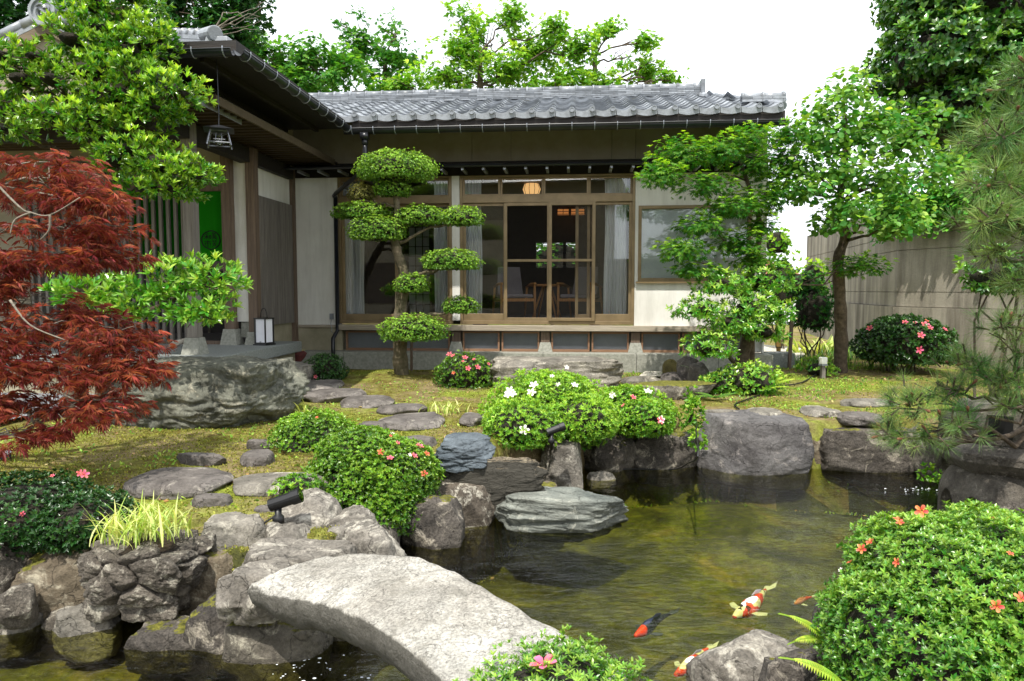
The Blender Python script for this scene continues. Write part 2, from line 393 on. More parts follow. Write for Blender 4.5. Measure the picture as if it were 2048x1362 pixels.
def cubesphere(n):
    if n in _cs: return _cs[n]
    g = np.tan(np.linspace(-1, 1, n+1)*math.pi/4); V = []; F = []; idx = {}
    def vid(p):
        key = tuple(np.round(p, 6))
        if key not in idx: idx[key] = len(V); V.append(p)
        return idx[key]
    for ax in range(3):
        for s in (-1, 1):
            a, b = (ax+1) % 3, (ax+2) % 3; G = np.empty((n+1, n+1), int)
            for i in range(n+1):
                for j in range(n+1):
                    p = [0, 0, 0]; p[ax] = float(s); p[a] = g[i]; p[b] = g[j]; G[i, j] = vid(p)
            for i in range(n):
                for j in range(n):
                    q = (G[i, j], G[i+1, j], G[i+1, j+1], G[i, j+1]); F.append(q if s > 0 else q[::-1])
    V = np.array(V); c = V.copy(); V = nrm(V); _cs[n] = (V, np.array(F)); _cs[(n, 'c')] = c
    return _cs[n]

# ------------------------------------------------------------------ rocks
def rock_shape(seed, res=22, boxy=.5, facets=9, rough=.12, top=None, cut=.72, fr=1.5, strata=None, cells=0, groove=.1, fine=.02):
    r = np.random.RandomState(seed); V, F = cubesphere(res); C = _cs[(res, 'c')]
    v = V*(1-boxy)+C*boxy*.86
    for i in range(facets):
        k = nrm(r.normal(size=3)*np.array((1, 1, .8))); t = cut+r.rand()*.28; d = v@k; v = v-k*(np.maximum(0, d-t)*.92)[:, None]
    if top is not None: v[:, 2] = np.where(v[:, 2] > top, top+(v[:, 2]-top)*.12, v[:, 2])
    st = np.array(strata or (1, 1, 1)); o = seed*7.31
    n1 = fbm(v*fr*st+o, 3); n2 = fbm(v*fr*4.5*st+o+9, 4, .6)
    v = v*(1+rough*1.6*n1+rough*.35*n2)[:, None]
    rd = 1-np.abs(fbm(v*1.7*st+o+3, 2))*3; v *= (1-fine*1.2*np.clip(rd-.6, 0, 1)*2)[:, None]
    v *= (1+fine*fbm(v*16*st+o, 3, .6))[:, None]
    if cells:
        S = nrm(r.normal(size=(cells, 3)))*.95; w = v+.12*np.stack([fbm(v*2.5+o+j*5, 2) for j in range(3)], 1)
        D = np.sort(np.linalg.norm(w[:, None]-S[None], axis=2), axis=1); e = np.clip((D[:, 1]-D[:, 0])/.22, 0, 1)
        v *= (1-groove+groove*(e**.5)*1.25)[:, None]
    v -= (v.max(0)+v.min(0))/2; v /= (v.max(0)-v.min(0)); return v, F      # unit box
def rock(name, label, c, size, mat, seed, yaw=0., tilt=(0, 0), parent=None, cat='rock', group=None, **k):
    """c = centre of its footprint; size full extents; bottom at c.z"""
    v, F = rock_shape(seed, **k); v = v*np.array(size)
    R = np.array(Matrix.Rotation(yaw, 3, 'Z')@Matrix.Rotation(tilt[0], 3, 'X')@Matrix.Rotation(tilt[1], 3, 'Y')); v = v@R.T
    v[:, 2] -= v[:, 2].min()
    o = npmesh(name, v, F, mat, parent, True, loc=c)
    if label: tag(o, label, cat, group)
    return o
def rk(name, label, x0, y0, x1, y1, zb, mat, seed, h=None, d=.5, bury=.1, **k):
    """rock whose picture box is (x0,y0)-(x1,y1): standing at height zb, either h high (depth follows) or d deep (height follows)"""
    Yf = PZ((x0+x1)/2, y1, zb)[1]
    if h is not None: zt = zb+h; Yb = PZ((x0+x1)/2, y0, zt)[1]; dd = max(Yb-Yf, .12)
    else: dd = d; zt = PY((x0+x1)/2, y0, Yf+dd*.45)[2]
    Ym = Yf+dd*.45; w = (x1-x0)/FPX*Ym*1.0; X = PY((x0+x1)/2, 600, Ym)[0]
    return rock(name, label, (X, Yf+dd/2, zb-bury), (w, dd, zt-zb+bury), mat, seed, **k)

# ------------------------------------------------------------------ wood of plants
def bend(a, b, rng, n=6, amp=.08, sag=0.):
    a = np.asarray(a, float); b = np.asarray(b, float); t = np.linspace(0, 1, n)[:, None]; L = np.linalg.norm(b-a)
    p = a+(b-a)*t+np.sin(t*math.pi)*np.array((0, 0, sag*L))
    nz_ = rng.normal(size=(n, 3))*amp*L; nz_[0] = nz_[-1] = 0; return p+nz_*np.sin(t*math.pi)
def poly(pts, n=3):
    pts = np.asarray(pts, float); k = len(pts); out = []
    for i in range(k-1):
        p0 = pts[max(i-1, 0)]; p1 = pts[i]; p2 = pts[i+1]; p3 = pts[min(i+2, k-1)]
        for j in range(n):
            t = j/n; out.append(.5*((2*p1)+(p2-p0)*t+(2*p0-5*p1+4*p2-p3)*t*t+(3*p1-p0-3*p2+p3)*t**3))
    out.append(pts[-1]); return np.array(out)
def woodwork(root, loc, trunk, r0, r1, pads, m, rng, br=.4, twigs=0, name='trunk', bname='branch', moss=None, rt=.012, sag=.05, merge_br=True):
    """tapered trunk plus a branch to every pad, twigs into the pad"""
    loc = np.asarray(loc, float); T = poly(trunk, 4); rad = np.linspace(r0, r1, len(T))*(1+.1*np.sin(np.arange(len(T))*2.1))
    mb = MB(); mb.tube(T-loc, rad, 9); mb.build(name, moss or m, root, True)
    mb = MB()
    for p in pads:
        c = np.array(p[:3]); low = c-np.array((0, 0, p[5]*.3)); cand = T[T[:, 2] <= low[2]+.05*0+.1]
        if not len(cand): cand = T[:1]
        i = np.argmin(np.linalg.norm(cand-low, axis=1)+.35*np.abs(cand[:, 2]-low[2]+.35*np.linalg.norm(low[:2]-cand[:, :2], axis=1)))
        s = cand[i]; ri = rad[i]*br; b = bend(s, low, rng, 7, .045, sag); mb.tube(b-loc, np.linspace(ri, rt, 7), 6)
        for k in range(twigs):
            e = c+nrm(rng.normal(size=3))*np.array(p[3:])*.8; q = bend(b[rng.randint(3, 7)], e, rng, 4, .05, .05); mb.tube(q-loc, np.linspace(rt, rt*.35, 4), 4)
    if len(mb.v): mb.build(bname, m, root, True)
def crown(name, root, loc, L, m, parent=None):
    v, f, a = L; return npmesh(name, v-np.asarray(loc), f, m, parent or root, False, a)
def pxpad(x0, y0, x1, y1, Y, dy=None):
    c = PY((x0+x1)/2, (y0+y1)/2, Y); rx = (x1-x0)/2/FPX*Y; rz = (y1-y0)/2/FPX*Y
    return (c[0], c[1], c[2], rx, dy or rx*.85, rz)
# ------------------------------------------------------------------ ground, pond, water
WZ = -0.45
def W_(px, py): p = PZ(px, py, WZ); return (p[0], p[1])
POND = [(-6., 3.85), (-3.2, 3.85), (-2.6, 3.85), (-2.1, 3.85), (-1.75, 3.75), (-1.45, 3.6), (-1.05, 3.6), (-.9, 3.8), (-.95, 4.3), W_(700, 1065),
        W_(760, 1035), W_(850, 1052), W_(985, 1045), W_(1060, 985), W_(1165, 958), W_(1200, 942), W_(1395, 934), W_(1500, 950), W_(1625, 948), W_(1850, 942),
        W_(1905, 985), (4.0, 5.6), (3.6, 4.4), (2.6, 3.6), (1.95, 2.85), (1.35, 2.3), (.8, 1.95), (.5, 1.75), (.1, 1.6), (-.2, 1.1), (-.5, .2), (-.8, -2), (-6, -2)]
POND = np.array(POND)
def inside(P, poly_):
    x, y = P[:, 0], P[:, 1]; c = np.zeros(len(P), bool); n = len(poly_)
    for i in range(n):
        x1, y1 = poly_[i]; x2, y2 = poly_[(i+1) % n]
        m = ((y1 > y) != (y2 > y)); t = np.where(m, (y-y1)/(y2-y1+1e-12), 0); c ^= m & (x < x1+t*(x2-x1))
    return c
def edist(P, poly_):
    d = np.full(len(P), 1e9); n = len(poly_)
    for i in range(n):
        a = poly_[i]; b = poly_[(i+1) % n]; ab = b-a; t = np.clip(((P-a)@ab)/(ab@ab), 0, 1); q = a+t[:, None]*ab
        d = np.minimum(d, np.linalg.norm(P-q, axis=1))
    return d
def gz(P):
    """ground height at xy"""
    P = np.atleast_2d(np.asarray(P, float))[:, :2]; Q = np.column_stack((P, np.zeros(len(P))))
    ins = inside(P, POND); d = edist(P, POND); z = .025*fbm(Q*1.3, 3)+.008*fbm(Q*9, 3)
    sm = lambda a: a*a*(3-2*a)
    lf = sm(np.clip((4.9-P[:, 1])/1.6, 0, 1))*sm(np.clip((-.2-P[:, 0])/1., 0, 1)); z = z-.14*lf
    mound = .10*np.exp(-(((P[:, 0]+1.75)/.9)**2+((P[:, 1]-10.1)/.7)**2)); z = z+mound
    z = z+.05*np.exp(-(((P[:, 0]-5.4)/2.)**2+((P[:, 1]-11.5)/1.5)**2))
    sd = np.where(ins, d, -d); gr = np.where((P[:, 0] < -1.9) | (P[:, 1] < 2.6), .02, np.where((P[:, 0] < -.6) & (P[:, 1] < 3.95), .06, .24)); dep = np.clip((sd+gr)/.14, 0, 1); shal = .42+.16*fbm(Q*.7+4, 2)
    shal = np.where((P[:, 0] < -1.1) & (P[:, 1] < 3.9), .20, shal)      # shallow silted arm on the left
    return z*(1-dep)+(WZ-shal)*dep
def grid(name, xs, ys, mask, m, kind='structure', zoff=0.):
    X, Y = np.meshgrid(xs, ys, indexing='ij'); P = np.stack((X.ravel(), Y.ravel()), 1); z = gz(P)+zoff
    nx, ny = len(xs), len(ys); i, j = np.meshgrid(np.arange(nx-1), np.arange(ny-1), indexing='ij')
    F = np.stack((i*ny+j, (i+1)*ny+j, (i+1)*ny+j+1, i*ny+j+1), -1).reshape(-1, 4)
    cen = P[F].mean(1); F = F[mask(cen)]; u, inv = np.unique(F, return_inverse=True)
    o = npmesh(name, np.column_stack((P, z))[u], inv.reshape(-1, 4), m, None, True); tag(o, kind=kind); return o
def groundmat():
    t = NT('mossy_ground'); P = t.tc.outputs['Object']
    f = t.noise(1.5, 8, .6); g = t.noise(11, 7, .7); h = t.noise(70, 4, .7)
    c = t.ramp(g, [(.30, rgb('#4c3c24')), (.42, rgb('#6a5a30')), (.52, rgb('#78763a')), (.68, rgb('#94924c'))])
    c2 = t.ramp(g, [(.32, rgb('#74624a')), (.6, rgb('#958660'))])
    c = t.mix(t.ramp(f, [(.44, 0.), (.58, 1.)]), c, c2)
    gr = t.ramp(t.noise(.8, 5, .6, None, .5), [(.51, 0.), (.62, 1.)]); c = t.mix(gr, c, t.ramp(g, [(.34, rgb('#5f6a24')), (.55, rgb('#8a963a')), (.7, rgb('#a8b055'))]))
    c = t.mix(.55, c, t.ramp(h, [(.33, .35), (.6, 1.)]), 'MULTIPLY')
    t.col(c); t.set(Roughness=.95); t.p.inputs['Specular IOR Level'].default_value = .1
    b = t.bump(g, .03); t.bump(h, .012, 1., b); return t.m
def bedmat():
    t = NT('pond_bed'); f = t.noise(1.7, 7, .6, None, .6); g = t.noise(14, 6, .7)
    c = t.ramp(f, [(.32, rgb('#2c300c')), (.45, rgb('#54561c')), (.56, rgb('#757724')), (.68, rgb('#908034'))])
    c = t.mix(.75, c, t.ramp(g, [(.34, .18), (.64, 1.)]), 'MULTIPLY'); c = t.mix(.6, c, t.ramp(t.noise(4.5, 6, .65, None, .8), [(.38, .2), (.62, 1.)]), 'MULTIPLY'); t.col(c); t.set(Roughness=.9); t.bump(g, .05); return t.m
def watermat():
    t = NT('pond_water'); fr = t.n('ShaderNodeFresnel'); fr.inputs[0].default_value = 1.5
    tr = t.n('ShaderNodeBsdfTransparent'); tr.inputs[0].default_value = (.86, .87, .52, 1)
    gl = t.n('ShaderNodeBsdfGlossy'); gl.inputs['Roughness'].default_value = .02
    a = t.noise(4.5, 4, .55, (1, 2.3, 1), 1.6); b2 = t.noise(17, 3, .5, (1, 1.9, 1), 1.2)
    big = t.ramp(t.noise(.7, 3), [(.42, .3), (.62, 1.25)])
    hgt = t.math('MULTIPLY', t.math('ADD', a, t.math('MULTIPLY', b2, .34)), big)
    bp = t.n('ShaderNodeBump'); bp.inputs['Distance'].default_value = .024; bp.inputs['Strength'].default_value = .8
    t.l(hgt, bp.inputs['Height']); t.l(bp.outputs[0], fr.inputs['Normal']); t.l(bp.outputs[0], gl.inputs['Normal'])
    mm = t.n('ShaderNodeMixShader'); t.l(fr.outputs[0], mm.inputs[0]); t.l(tr.outputs[0], mm.inputs[1]); t.l(gl.outputs[0], mm.inputs[2])
    t.l(mm.outputs[0], t.out.inputs['Surface']); t.t.nodes.remove(t.p); return t.m
M['ground'] = groundmat(); M['bed'] = bedmat(); M['water'] = watermat()
xs = np.arange(-8, 9.001, .06); ys = np.arange(-2, 15.001, .06)
inp = lambda c: inside(c, POND) | (edist(c, POND) < .12)
grid('ground', xs, ys, lambda c: ~inp(c), M['ground'])
grid('pond_bed', xs, ys, inp, M['bed'])
# the far ground out to the horizon, butting on the garden sheet
mb = MB(); R = 400
for a in ((-R, -8, -R, R), (8.98, R, -R, R), (-8, 8.98, 14.98, R), (-8, 8.98, -R, -2)):
    mb.add([(a[0], a[2], -.03), (a[1], a[2], -.03), (a[1], a[3], -.03), (a[0], a[3], -.03)], [(0, 1, 2, 3)])
tag(mb.build('far_ground', M['ground']), kind='structure')
def offset(poly_, k):
    out = []; n = len(poly_); ar = sum(poly_[i][0]*poly_[(i+1) % n][1]-poly_[(i+1) % n][0]*poly_[i][1] for i in range(n)); sg = 1 if ar > 0 else -1
    for i in range(n):
        a, b, c = poly_[i-1], poly_[i], poly_[(i+1) % n]; e1 = (b-a)/np.linalg.norm(b-a); e2 = (c-b)/np.linalg.norm(c-b)
        m = np.array((e1[1]+e2[1], -(e1[0]+e2[0])))*sg; m /= np.linalg.norm(m)+1e-9; out.append(b+m*k)
    return np.array(out)
V = np.array([(x, y, WZ) for x, y in offset(POND, .2)]); mb = MB()
me = bpy.data.meshes.new('water'); import bmesh
bm = bmesh.new(); vs = [bm.verts.new(v) for v in V]; bm.faces.new(vs); bmesh.ops.triangulate(bm, faces=bm.faces[:])
bmesh.ops.recalc_face_normals(bm, faces=bm.faces[:])
if sum(f.normal.z for f in bm.faces) < 0: bmesh.ops.reverse_faces(bm, faces=bm.faces[:])
bm.to_mesh(me); bm.free(); me.materials.append(M['water']); wo = bpy.data.objects.new('water', me); link(wo); tag(wo, kind='structure')
# gravel strips
def sheet(name, pts, m, z=.012, kind='structure'):
    pts = [(p[0], p[1]) for p in pts]; V = [(x, y, float(gz([(x, y)])[0])+z) for x, y in pts]
    bm = bmesh.new(); vs = [bm.verts.new(v) for v in V]; bm.faces.new(vs); bmesh.ops.triangulate(bm, faces=bm.faces[:])
    if sum(f.normal.z for f in bm.faces) < 0: bmesh.ops.reverse_faces(bm, faces=bm.faces[:])
    me = bpy.data.meshes.new(name); bm.to_mesh(me); bm.free(); me.materials.append(m); o = bpy.data.objects.new(name, me); link(o); return tag(o, kind=kind)
def gravelmat(name, a, b):
    t = NT(name); v = t.n('ShaderNodeTexVoronoi'); v.inputs['Scale'].default_value = 38; t.l(t.tc.outputs['Object'], v.inputs['Vector'])
    sx = t.n('ShaderNodeSeparateXYZ'); t.l(v.outputs['Color'], sx.inputs[0])
    t.col(t.ramp(sx.outputs[0], [(0, rgb(a)), (1, rgb(b))])); t.bump(v.outputs['Distance'], .03, 1); t.set(Roughness=.9); return t.m
M['gravel_grey'] = gravelmat('grey_gravel', '#54565c', '#a3a5a8'); M['gravel_white'] = gravelmat('white_gravel', '#b9b2a2', '#e6e0d2')
sheet('gravel_path', [PZ(-260, 905), PZ(0, 855), PZ(70, 838), PZ(150, 815), PZ(260, 800), PZ(260, 740), PZ(-260, 740)], M['gravel_grey'], .05)
sheet('white_gravel_path', [PZ(1540, 740), PZ(1600, 732), PZ(1612, 712), PZ(1600, 700), PZ(1480, 690), PZ(1420, 735)], M['gravel_white'], .05)
sheet('white_gravel_strip', [hw(2.05, -.32), hw(3.3, -.32), hw(3.3, -.9), hw(1.9, -.95)], M['gravel_white'], .03)
# loose ground cover: tiny moss tufts, blades, fallen leaves
def cover(name, label, n, region, L, T, m, seed, dens=None, up=.9, zoff=0.):
    rng = np.random.RandomState(seed); x0, x1, y0, y1 = region
    P = np.column_stack((x0+(x1-x0)*rng.rand(n), y0+(y1-y0)*rng.rand(n)**1.15)); P = P[~inside(P, POND)]
    Q = np.column_stack((P, np.zeros(len(P))))
    if dens: P = P[fbm(Q*dens[0]+seed, 3) > dens[1]]
    p = np.column_stack((P, gz(P)+zoff)); xd = nrm(rng.normal(size=p.shape)*np.array((1, 1, .3))+np.array((0, 0, up)))
    L_ = scatter(T, p, xd, rng.normal(size=p.shape)+np.array((0, 0, .5)), L*(.6+.8*rng.rand(len(p))), rng.rand(len(p)))
    o = npmesh(name, L_[0], L_[1], m, None, False, L_[2]); return tag(o, label, 'ground cover', kind='stuff')
M['moss_leaf'] = leafmat('moss_leaf', '#565a22', '#a3a24c', .7, .25, .4, .1)
M['weed_leaf'] = leafmat('weed_leaf', '#4c7a20', '#a3c452', .5, .3, .3, .3)
M['dry_leaf'] = leafmat('dry_leaf', '#8c6a3c', '#cdb98a', .7, .2, .4, .2)
cover('moss', 'yellow green moss tufts over the garden ground', 62000, (-5, 5.6, 3.2, 10.8), .020, KITE(.22), M['moss_leaf'], 1, (1.2, -.12), .7)
cover('fine_moss', 'fine olive moss pile between the left stepping stones', 45000, (-4.2, .2, 3.3, 7.2), .014, KITE(.3), M['moss_leaf'], 6, (1.6, -.2), .9)
cover('ground_weeds', 'short bright green weeds growing through the moss', 17000, (-.2, 7.5, 6.3, 11.6), .038, KITE(.2), M['weed_leaf'], 2, (1.1, -.02), .9)
cover('small_weeds', 'tiny green weeds scattered over the moss on the left', 5000, (-4.5, 0, 4.2, 9.5), .03, KITE(.3), M['weed_leaf'], 3, (1.5, .1), .6)
cover('fallen_leaves', 'dry pale leaves fallen on the moss', 1300, (-5, 6, 3.3, 10.5), .035, KITE(.25), M['dry_leaf'], 4, None, -.0, .012)
# ------------------------------------------------------------------ tiled roof slope (each tile its own island)
def tile_slope(name, parent, O, A, U, ncol, nrow, keep=lambda s, t: True, tw=.28, th=.25, lip=True):
    """O eave corner, A unit along the eave, U unit up the slope; tiles tw wide, th exposed"""
    O, A, U = (np.asarray(x, float) for x in (O, A, U)); N = nrm(np.cross(A, U)); N = N if N[2] > 0 else -N; mb = MB(); K = 10
    s = np.linspace(0, 1, K); prof = np.where(s < .62, -.018*np.sin(s/.62*math.pi), .034*np.sin((s-.62)/.38*math.pi))
    rr = np.random.RandomState(3)
    for r in range(nrow):
        for c in range(ncol):
            if not keep((c+.5)*tw, (r+.5)*th): continue
            o = O+A*c*tw; a = U*(r*th-.012); b = U*((r+1)*th+.03); j = rr.normal()*.003
            front = [o+A*tw*s[i]*1.0+a+N*(prof[i]+.030+j) for i in range(K)]; back = [o+A*tw*s[i]+b+N*(prof[i]+.002) for i in range(K)]
            fl = [p-N*.024 for p in front]; V = np.array(fl+front+back)
            mb.add(V, [(i, i+1, K+i+1, K+i) for i in range(K-1)]+[(K+i, K+i+1, 2*K+i+1, 2*K+i) for i in range(K-1)])
    mb.build(name, M['tile'], parent)
    if lip:      # eave tiles: hanging lip with a scalloped lower edge and a round boss
        for c in range(ncol):
            if not keep((c+.5)*tw, .1): continue
            mb = MB(); o = O+A*(c*tw+.004)-U*.02; Z = np.array((0, 0, 1.)); F_ = nrm(np.cross(A, Z)); F_ = F_ if F_@U < 0 else -F_
            top = [o+A*(tw-.008)*s[i]+N*(prof[i]+.03) for i in range(K)]; bot = [o+A*(tw-.008)*s[i]-Z*(.045+.022*math.sin(s[i]*math.pi)) for i in range(K)]
            V = np.array([p+F_*.012 for p in bot]+[p+F_*.012 for p in top]+[p-F_*.012 for p in bot])
            mb.add(V, [(i, i+1, K+i+1, K+i) for i in range(K-1)]+[(2*K+i, 2*K+i+1, i+1, i) for i in range(K-1)])
            cc = o+A*tw*.81+N*.035+F_*.014; th_ = np.arange(12)*math.pi/6
            ring = lambda r, d: [cc+A*r*math.cos(a)+Z*r*math.sin(a)+F_*d for a in th_]
            V = np.array(ring(.036, 0)+ring(.036, .016)+ring(.024, .016)+ring(.022, .010)+[cc+F_*.010])
            mb.add(V, [(k*12+i, k*12+(i+1) % 12, (k+1)*12+(i+1) % 12, (k+1)*12+i) for k in range(3) for i in range(12)], [(36+i, 36+(i+1) % 12, 48) for i in range(12)])
            mb.build('eave_tile', M['tile'], parent)
def ridge(name, parent, P0, P1, h=.2, w=.2, layers=4, tl=.28):
    P0, P1 = np.asarray(P0, float), np.asarray(P1, float); L = np.linalg.norm(P1-P0); A = (P1-P0)/L; Z = np.array((0, 0, 1.)); S = nrm(np.cross(A, Z)); mb = MB(); rr = np.random.RandomState(8)
    def bx(s0, s1, hw_, z0, z1):
        V = [P0+A*s+S*q+Z*z for z, e in ((z0, 1.), (z1, 1.)) for s, q in ((s0, -hw_), (s1, -hw_), (s1, hw_), (s0, hw_))]
        mb.add(V, [(0, 3, 2, 1), (4, 5, 6, 7), (0, 1, 5, 4), (1, 2, 6, 5), (2, 3, 7, 6), (3, 0, 4, 7)])
    lh = h*.62/layers
    for k in range(layers):
        s = -(k % 2)*tl*.5
        while s < L:
            a, b = max(s, 0), min(s+tl-.006, L)
            if b-a > .02: bx(a, b, w/2-k*.009+rr.rand()*.004, k*lh, (k+1)*lh-.008)
            s += tl
        bx(.01, L-.01, w/2-.02-k*.009, k*lh-.001, (k+1)*lh)
    mb.build(name, M['tile'], parent); mb = MB(); s = 0
    while s < L-.02:
        e = min(s+tl-.004, L); q = P0+Z*(h*.62)
        mb.tube([q+A*s, q+A*e], [.062, .058], 10); mb.tube([q+A*s, q+A*(s+.03)], .074, 12)
        s += tl
    mb.build(name+'_cap', M['tile'], parent, True)
def gutter(parent, P0, P1, r=.055, step=.31, name='gutter'):
    P0, P1 = np.asarray(P0, float), np.asarray(P1, float); L = np.linalg.norm(P1-P0); A = (P1-P0)/L; S = nrm(np.cross(A, (0, 0, 1))); Z = np.array((0, 0, 1.))
    mb = MB(); th = np.linspace(math.pi, 2*math.pi, 9); ro, ri = r, r-.006
    V = []
    for P in (P0, P1): V += [P+S*ro*math.cos(t)+Z*ro*math.sin(t)*1.1 for t in th]+[P+S*ri*math.cos(t)+Z*ri*math.sin(t)*1.1 for t in th[::-1]]
    n = 18; mb.add(V, [(i, (i+1) % n, n+(i+1) % n, n+i) for i in range(n)]); mb.tube([P0+S*r, P1+S*r], .007, 6); mb.tube([P0-S*r, P1-S*r], .007, 6)
    g = mb.build(name, M['gutter'], parent, False); s = step*.4
    while s < L:
        mb = MB(); c = P0+A*s; mb.tube([c+(S*math.cos(t)+Z*math.sin(t)*1.12)*(r+.006) for t in th]+[c+S*(r+.004)+Z*.02], .006, 5)
        mb.build('bracket', M['clip'], g); s += step
    return g

def framebox(mb, u0, u1, z0, z1, w0, w1, t=.04, tb=None, tt=None):
    tb = tb or t; tt = tt or t
    mb.box(u0, u0+t, w0, w1, z0, z1); mb.box(u1-t, u1, w0, w1, z0, z1); mb.box(u0+t, u1-t, w0, w1, z0, z0+tb); mb.box(u0+t, u1-t, w0, w1, z1-tt, z1)

house = thing('house', 'single storey plaster house with grey tiled roof and glass sliding doors facing the pond', 'house', HF, -HA)
H = house
uL, uWL, uWR, uR = HU(592), HU(678), HU(1269), HU(1528)
zS = HH(641); zT = HH(350); zE = 3.52                       # sill, window head, eave soffit
zfr0 = HH(335)
# walls
mb = MB(); mb.box(uL, uWL, 0, .14, HH(652), zT-.002, 0); mb.build('wall', M['plaster'], H, bevel=.004)
w0, w1, wz0, wz1 = HU(1275), HU(1500), HH(563), HH(414)
mb = MB(); mb.box(uWR, w0, 0, .14, HH(652), zT-.002); mb.box(w1, uR, 0, .14, HH(652), zT-.002)
mb.box(w0, w1, 0, .14, HH(652), wz0); mb.box(w0, w1, 0, .14, wz1, zT-.002); mb.build('wall', M['plaster'], H)
mb = MB(); mb.box(uR-.14, uR, .142, 5, .3, 3.6); mb.box(uR-.002, uR+.02, .0, .14, .3, 3.2); mb.build('side_wall', M['plaster'], H)
mb = MB(); e = [uL, HU(760), HU(945), HU(1022), HU(1221), HU(1268), HU(1400), uR]
for a, b in zip(e[:-1], e[1:]): mb.box(a+.003, b-.003, .0, .05, HH(322), 3.86)
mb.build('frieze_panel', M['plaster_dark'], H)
mb = MB(); mb.box(uL, uR, .052, .14, zT, 3.86); mb.box(uL, uR, -.03, .0, HH(328), HH(322)-.002); mb.build('lintel_beam', M['wood_dark'], H)
mb = MB(); mb.box(HU(905), HU(920), -.012, .13, zS, zT-.004); mb.build('pillar', M['plaster'], H)
# small canopy over the windows
mb = MB(); cw = -.46; zc = HH(333, cw)
mb.add([(uL+.02, 0, zc+.10), (uR, 0, zc+.10), (uR, cw, zc), (uL+.02, cw, zc), (uL+.02, 0, zc+.13), (uR, 0, zc+.13), (uR, cw, zc+.03), (uL+.02, cw, zc+.03)], [(0, 3, 2, 1), (4, 5, 6, 7), (0, 1, 5, 4), (1, 2, 6, 5), (2, 3, 7, 6), (3, 0, 4, 7)])
cano = mb.build('canopy', M['wood_dark'], H)
mb = MB(); mb.tube([(uL+.02, cw-.02, zc+.02), (uR, cw-.02, zc+.02)], .026, 8); mb.build('canopy_edge', M['gutter'], cano)
for k in range(24):
    u = uL+.25+k*.318
    if u < uR: mb = MB(); mb.box(u-.02, u+.02, cw+.03, -.001, zc-.035, zc+.005); mb.tube([(u, cw+.0, zc-.03), (u, cw+.03, zc-.03)], .013, 8); mb.build('rafter_end', M['clip'] if k % 1 == 0 else M['wood_dark'], cano)
# foundation
zb0, zb1 = 0, HH(706, -.25)
mb = MB(); us = [HU(596, -.25), HU(684, -.25), HU(1086, -.25), HU(1275, -.25), HU(1440, -.25), uR+.1]
for a, b in zip(us[:-1], us[1:]): mb.box(a+.002, b-.002, -.25, .14, zb0-.1, zb1)
mb.build('foundation_ledge', M['granite_ledge'], H, bevel=.008)
zv0, zv1 = zb1+.002, HH(663)
mb = MB(); mb.box(uL, HU(683), .0, .14, zv0, HH(655)); mb.build('foundation_wall', M['cement'], H)
mb = MB(); mb.box(uL, uR, .16, .2, zv0, zv1+.05); mb.build('crawl_space_back', plain('crawl_space_grey', '#6e726c', .9, '#555952', 3), H)
mb = MB(); mb.box(HU(676), uR+.02, -.10, .14, HH(662, -.1), HH(651, -.1)); mb.box(uL, HU(676)-.002, -.03, .14, HH(657), HH(651)); mb.build('sill_beam', M['wood_sill'], H, bevel=.006)
for px in (912, 1091, 1272, 1450):
    u = HU(px); mb = MB(); mb.box(u-.07, u+.07, -.02, .1, HH(684)+.001, zv1); pp = mb.build('post', M['wood_post'], H)
    mb = MB(); mb.box(u-.115, u+.115, -.06, .14, zv0, HH(684), .035); mb.build('post_stone', M['granite_ledge'], pp)
for a, b in ((690, 798), (802, 899), (925, 999), (1003, 1079), (1103, 1180), (1184, 1259), (1284, 1362), (1366, 1440)):
    ua, ub = HU(a), HU(b); mb = MB(); framebox(mb, ua, ub, zv0, zv1, .0, .05, .028, .04, .03); f = mb.build('floor_vent', M['wood_brown'], H)
    mb = MB(); n = int((ub-ua-.056)/.016)
    for k in range(n+1): u = ua+.028+k*.016; mb.box(u-.0016, u+.0016, .03, .033, zv0+.04, zv1-.03)
    n = int((zv1-zv0-.07)/.016)
    for k in range(n+1): z = zv0+.04+k*.016; mb.box(ua+.028, ub-.028, .0335, .0365, z-.0016, z+.0016)
    mb.build('wire_mesh', M['clip'], f)
# windows
def win(u0, u1, z0, z1, wf, t=.045, tb=None, tt=None, gl='glass', rail=None, name='window', d=.035):
    mb = MB(); framebox(mb, u0, u1, z0, z1, wf, wf+d, t, tb, tt)
    if rail: mb.box(u0+t, u1-t, wf+.004, wf+d-.004, rail-.02, rail+.02)
    f = mb.build(name, M['alu'], H, bevel=.003)
    mb = MB(); mb.box(u0+t, u1-t, wf+d/2-.003, wf+d/2+.003, z0+(tb or t), z1-(tt or t)); mb.build('insect_screen' if gl == 'screen' else 'glass', M[gl], f); return f
zr0, zr1 = HH(405), HH(391)
def outer(u0, u1):
    mb = MB(); framebox(mb, u0, u1, zS-.06, zT, .0, .12, .045, .055, .03); mb.box(u0+.045, u1-.045, -.004, .12, zr0, zr1); mb.build('door_frame', M['alu'], H, bevel=.003)
outer(HU(678)+.002, HU(905)-.002); outer(HU(920)+.002, uWR-.002)
def row(xs, z0, z1, **k):
    for i, (a, b) in enumerate(zip(xs[:-1], xs[1:])): win(HU(a)+.001, HU(b)-.001, z0, z1, .025+.038*(i % 2), **k)
row([684, 792, 899], zr1+.001, zT-.031, t=.03); row([926, 1000, 1086, 1176, 1263], zr1+.001, zT-.031, t=.03)
zp1 = zr0-.001; zp0 = zS-.004
win(HU(684), HU(795), zp0, zp1, .03, tb=.10); win(HU(790), HU(899), zp0, zp1, .07, tb=.10)
win(HU(926), HU(1012), zp0, zp1, .04, tb=.11); win(HU(1182), HU(1263), zp0, zp1, .04, tb=.11)
win(HU(1008), HU(1100), zp0, zp1, .005, gl='screen', rail=HH(521), t=.05, name='screen_door', d=.03)
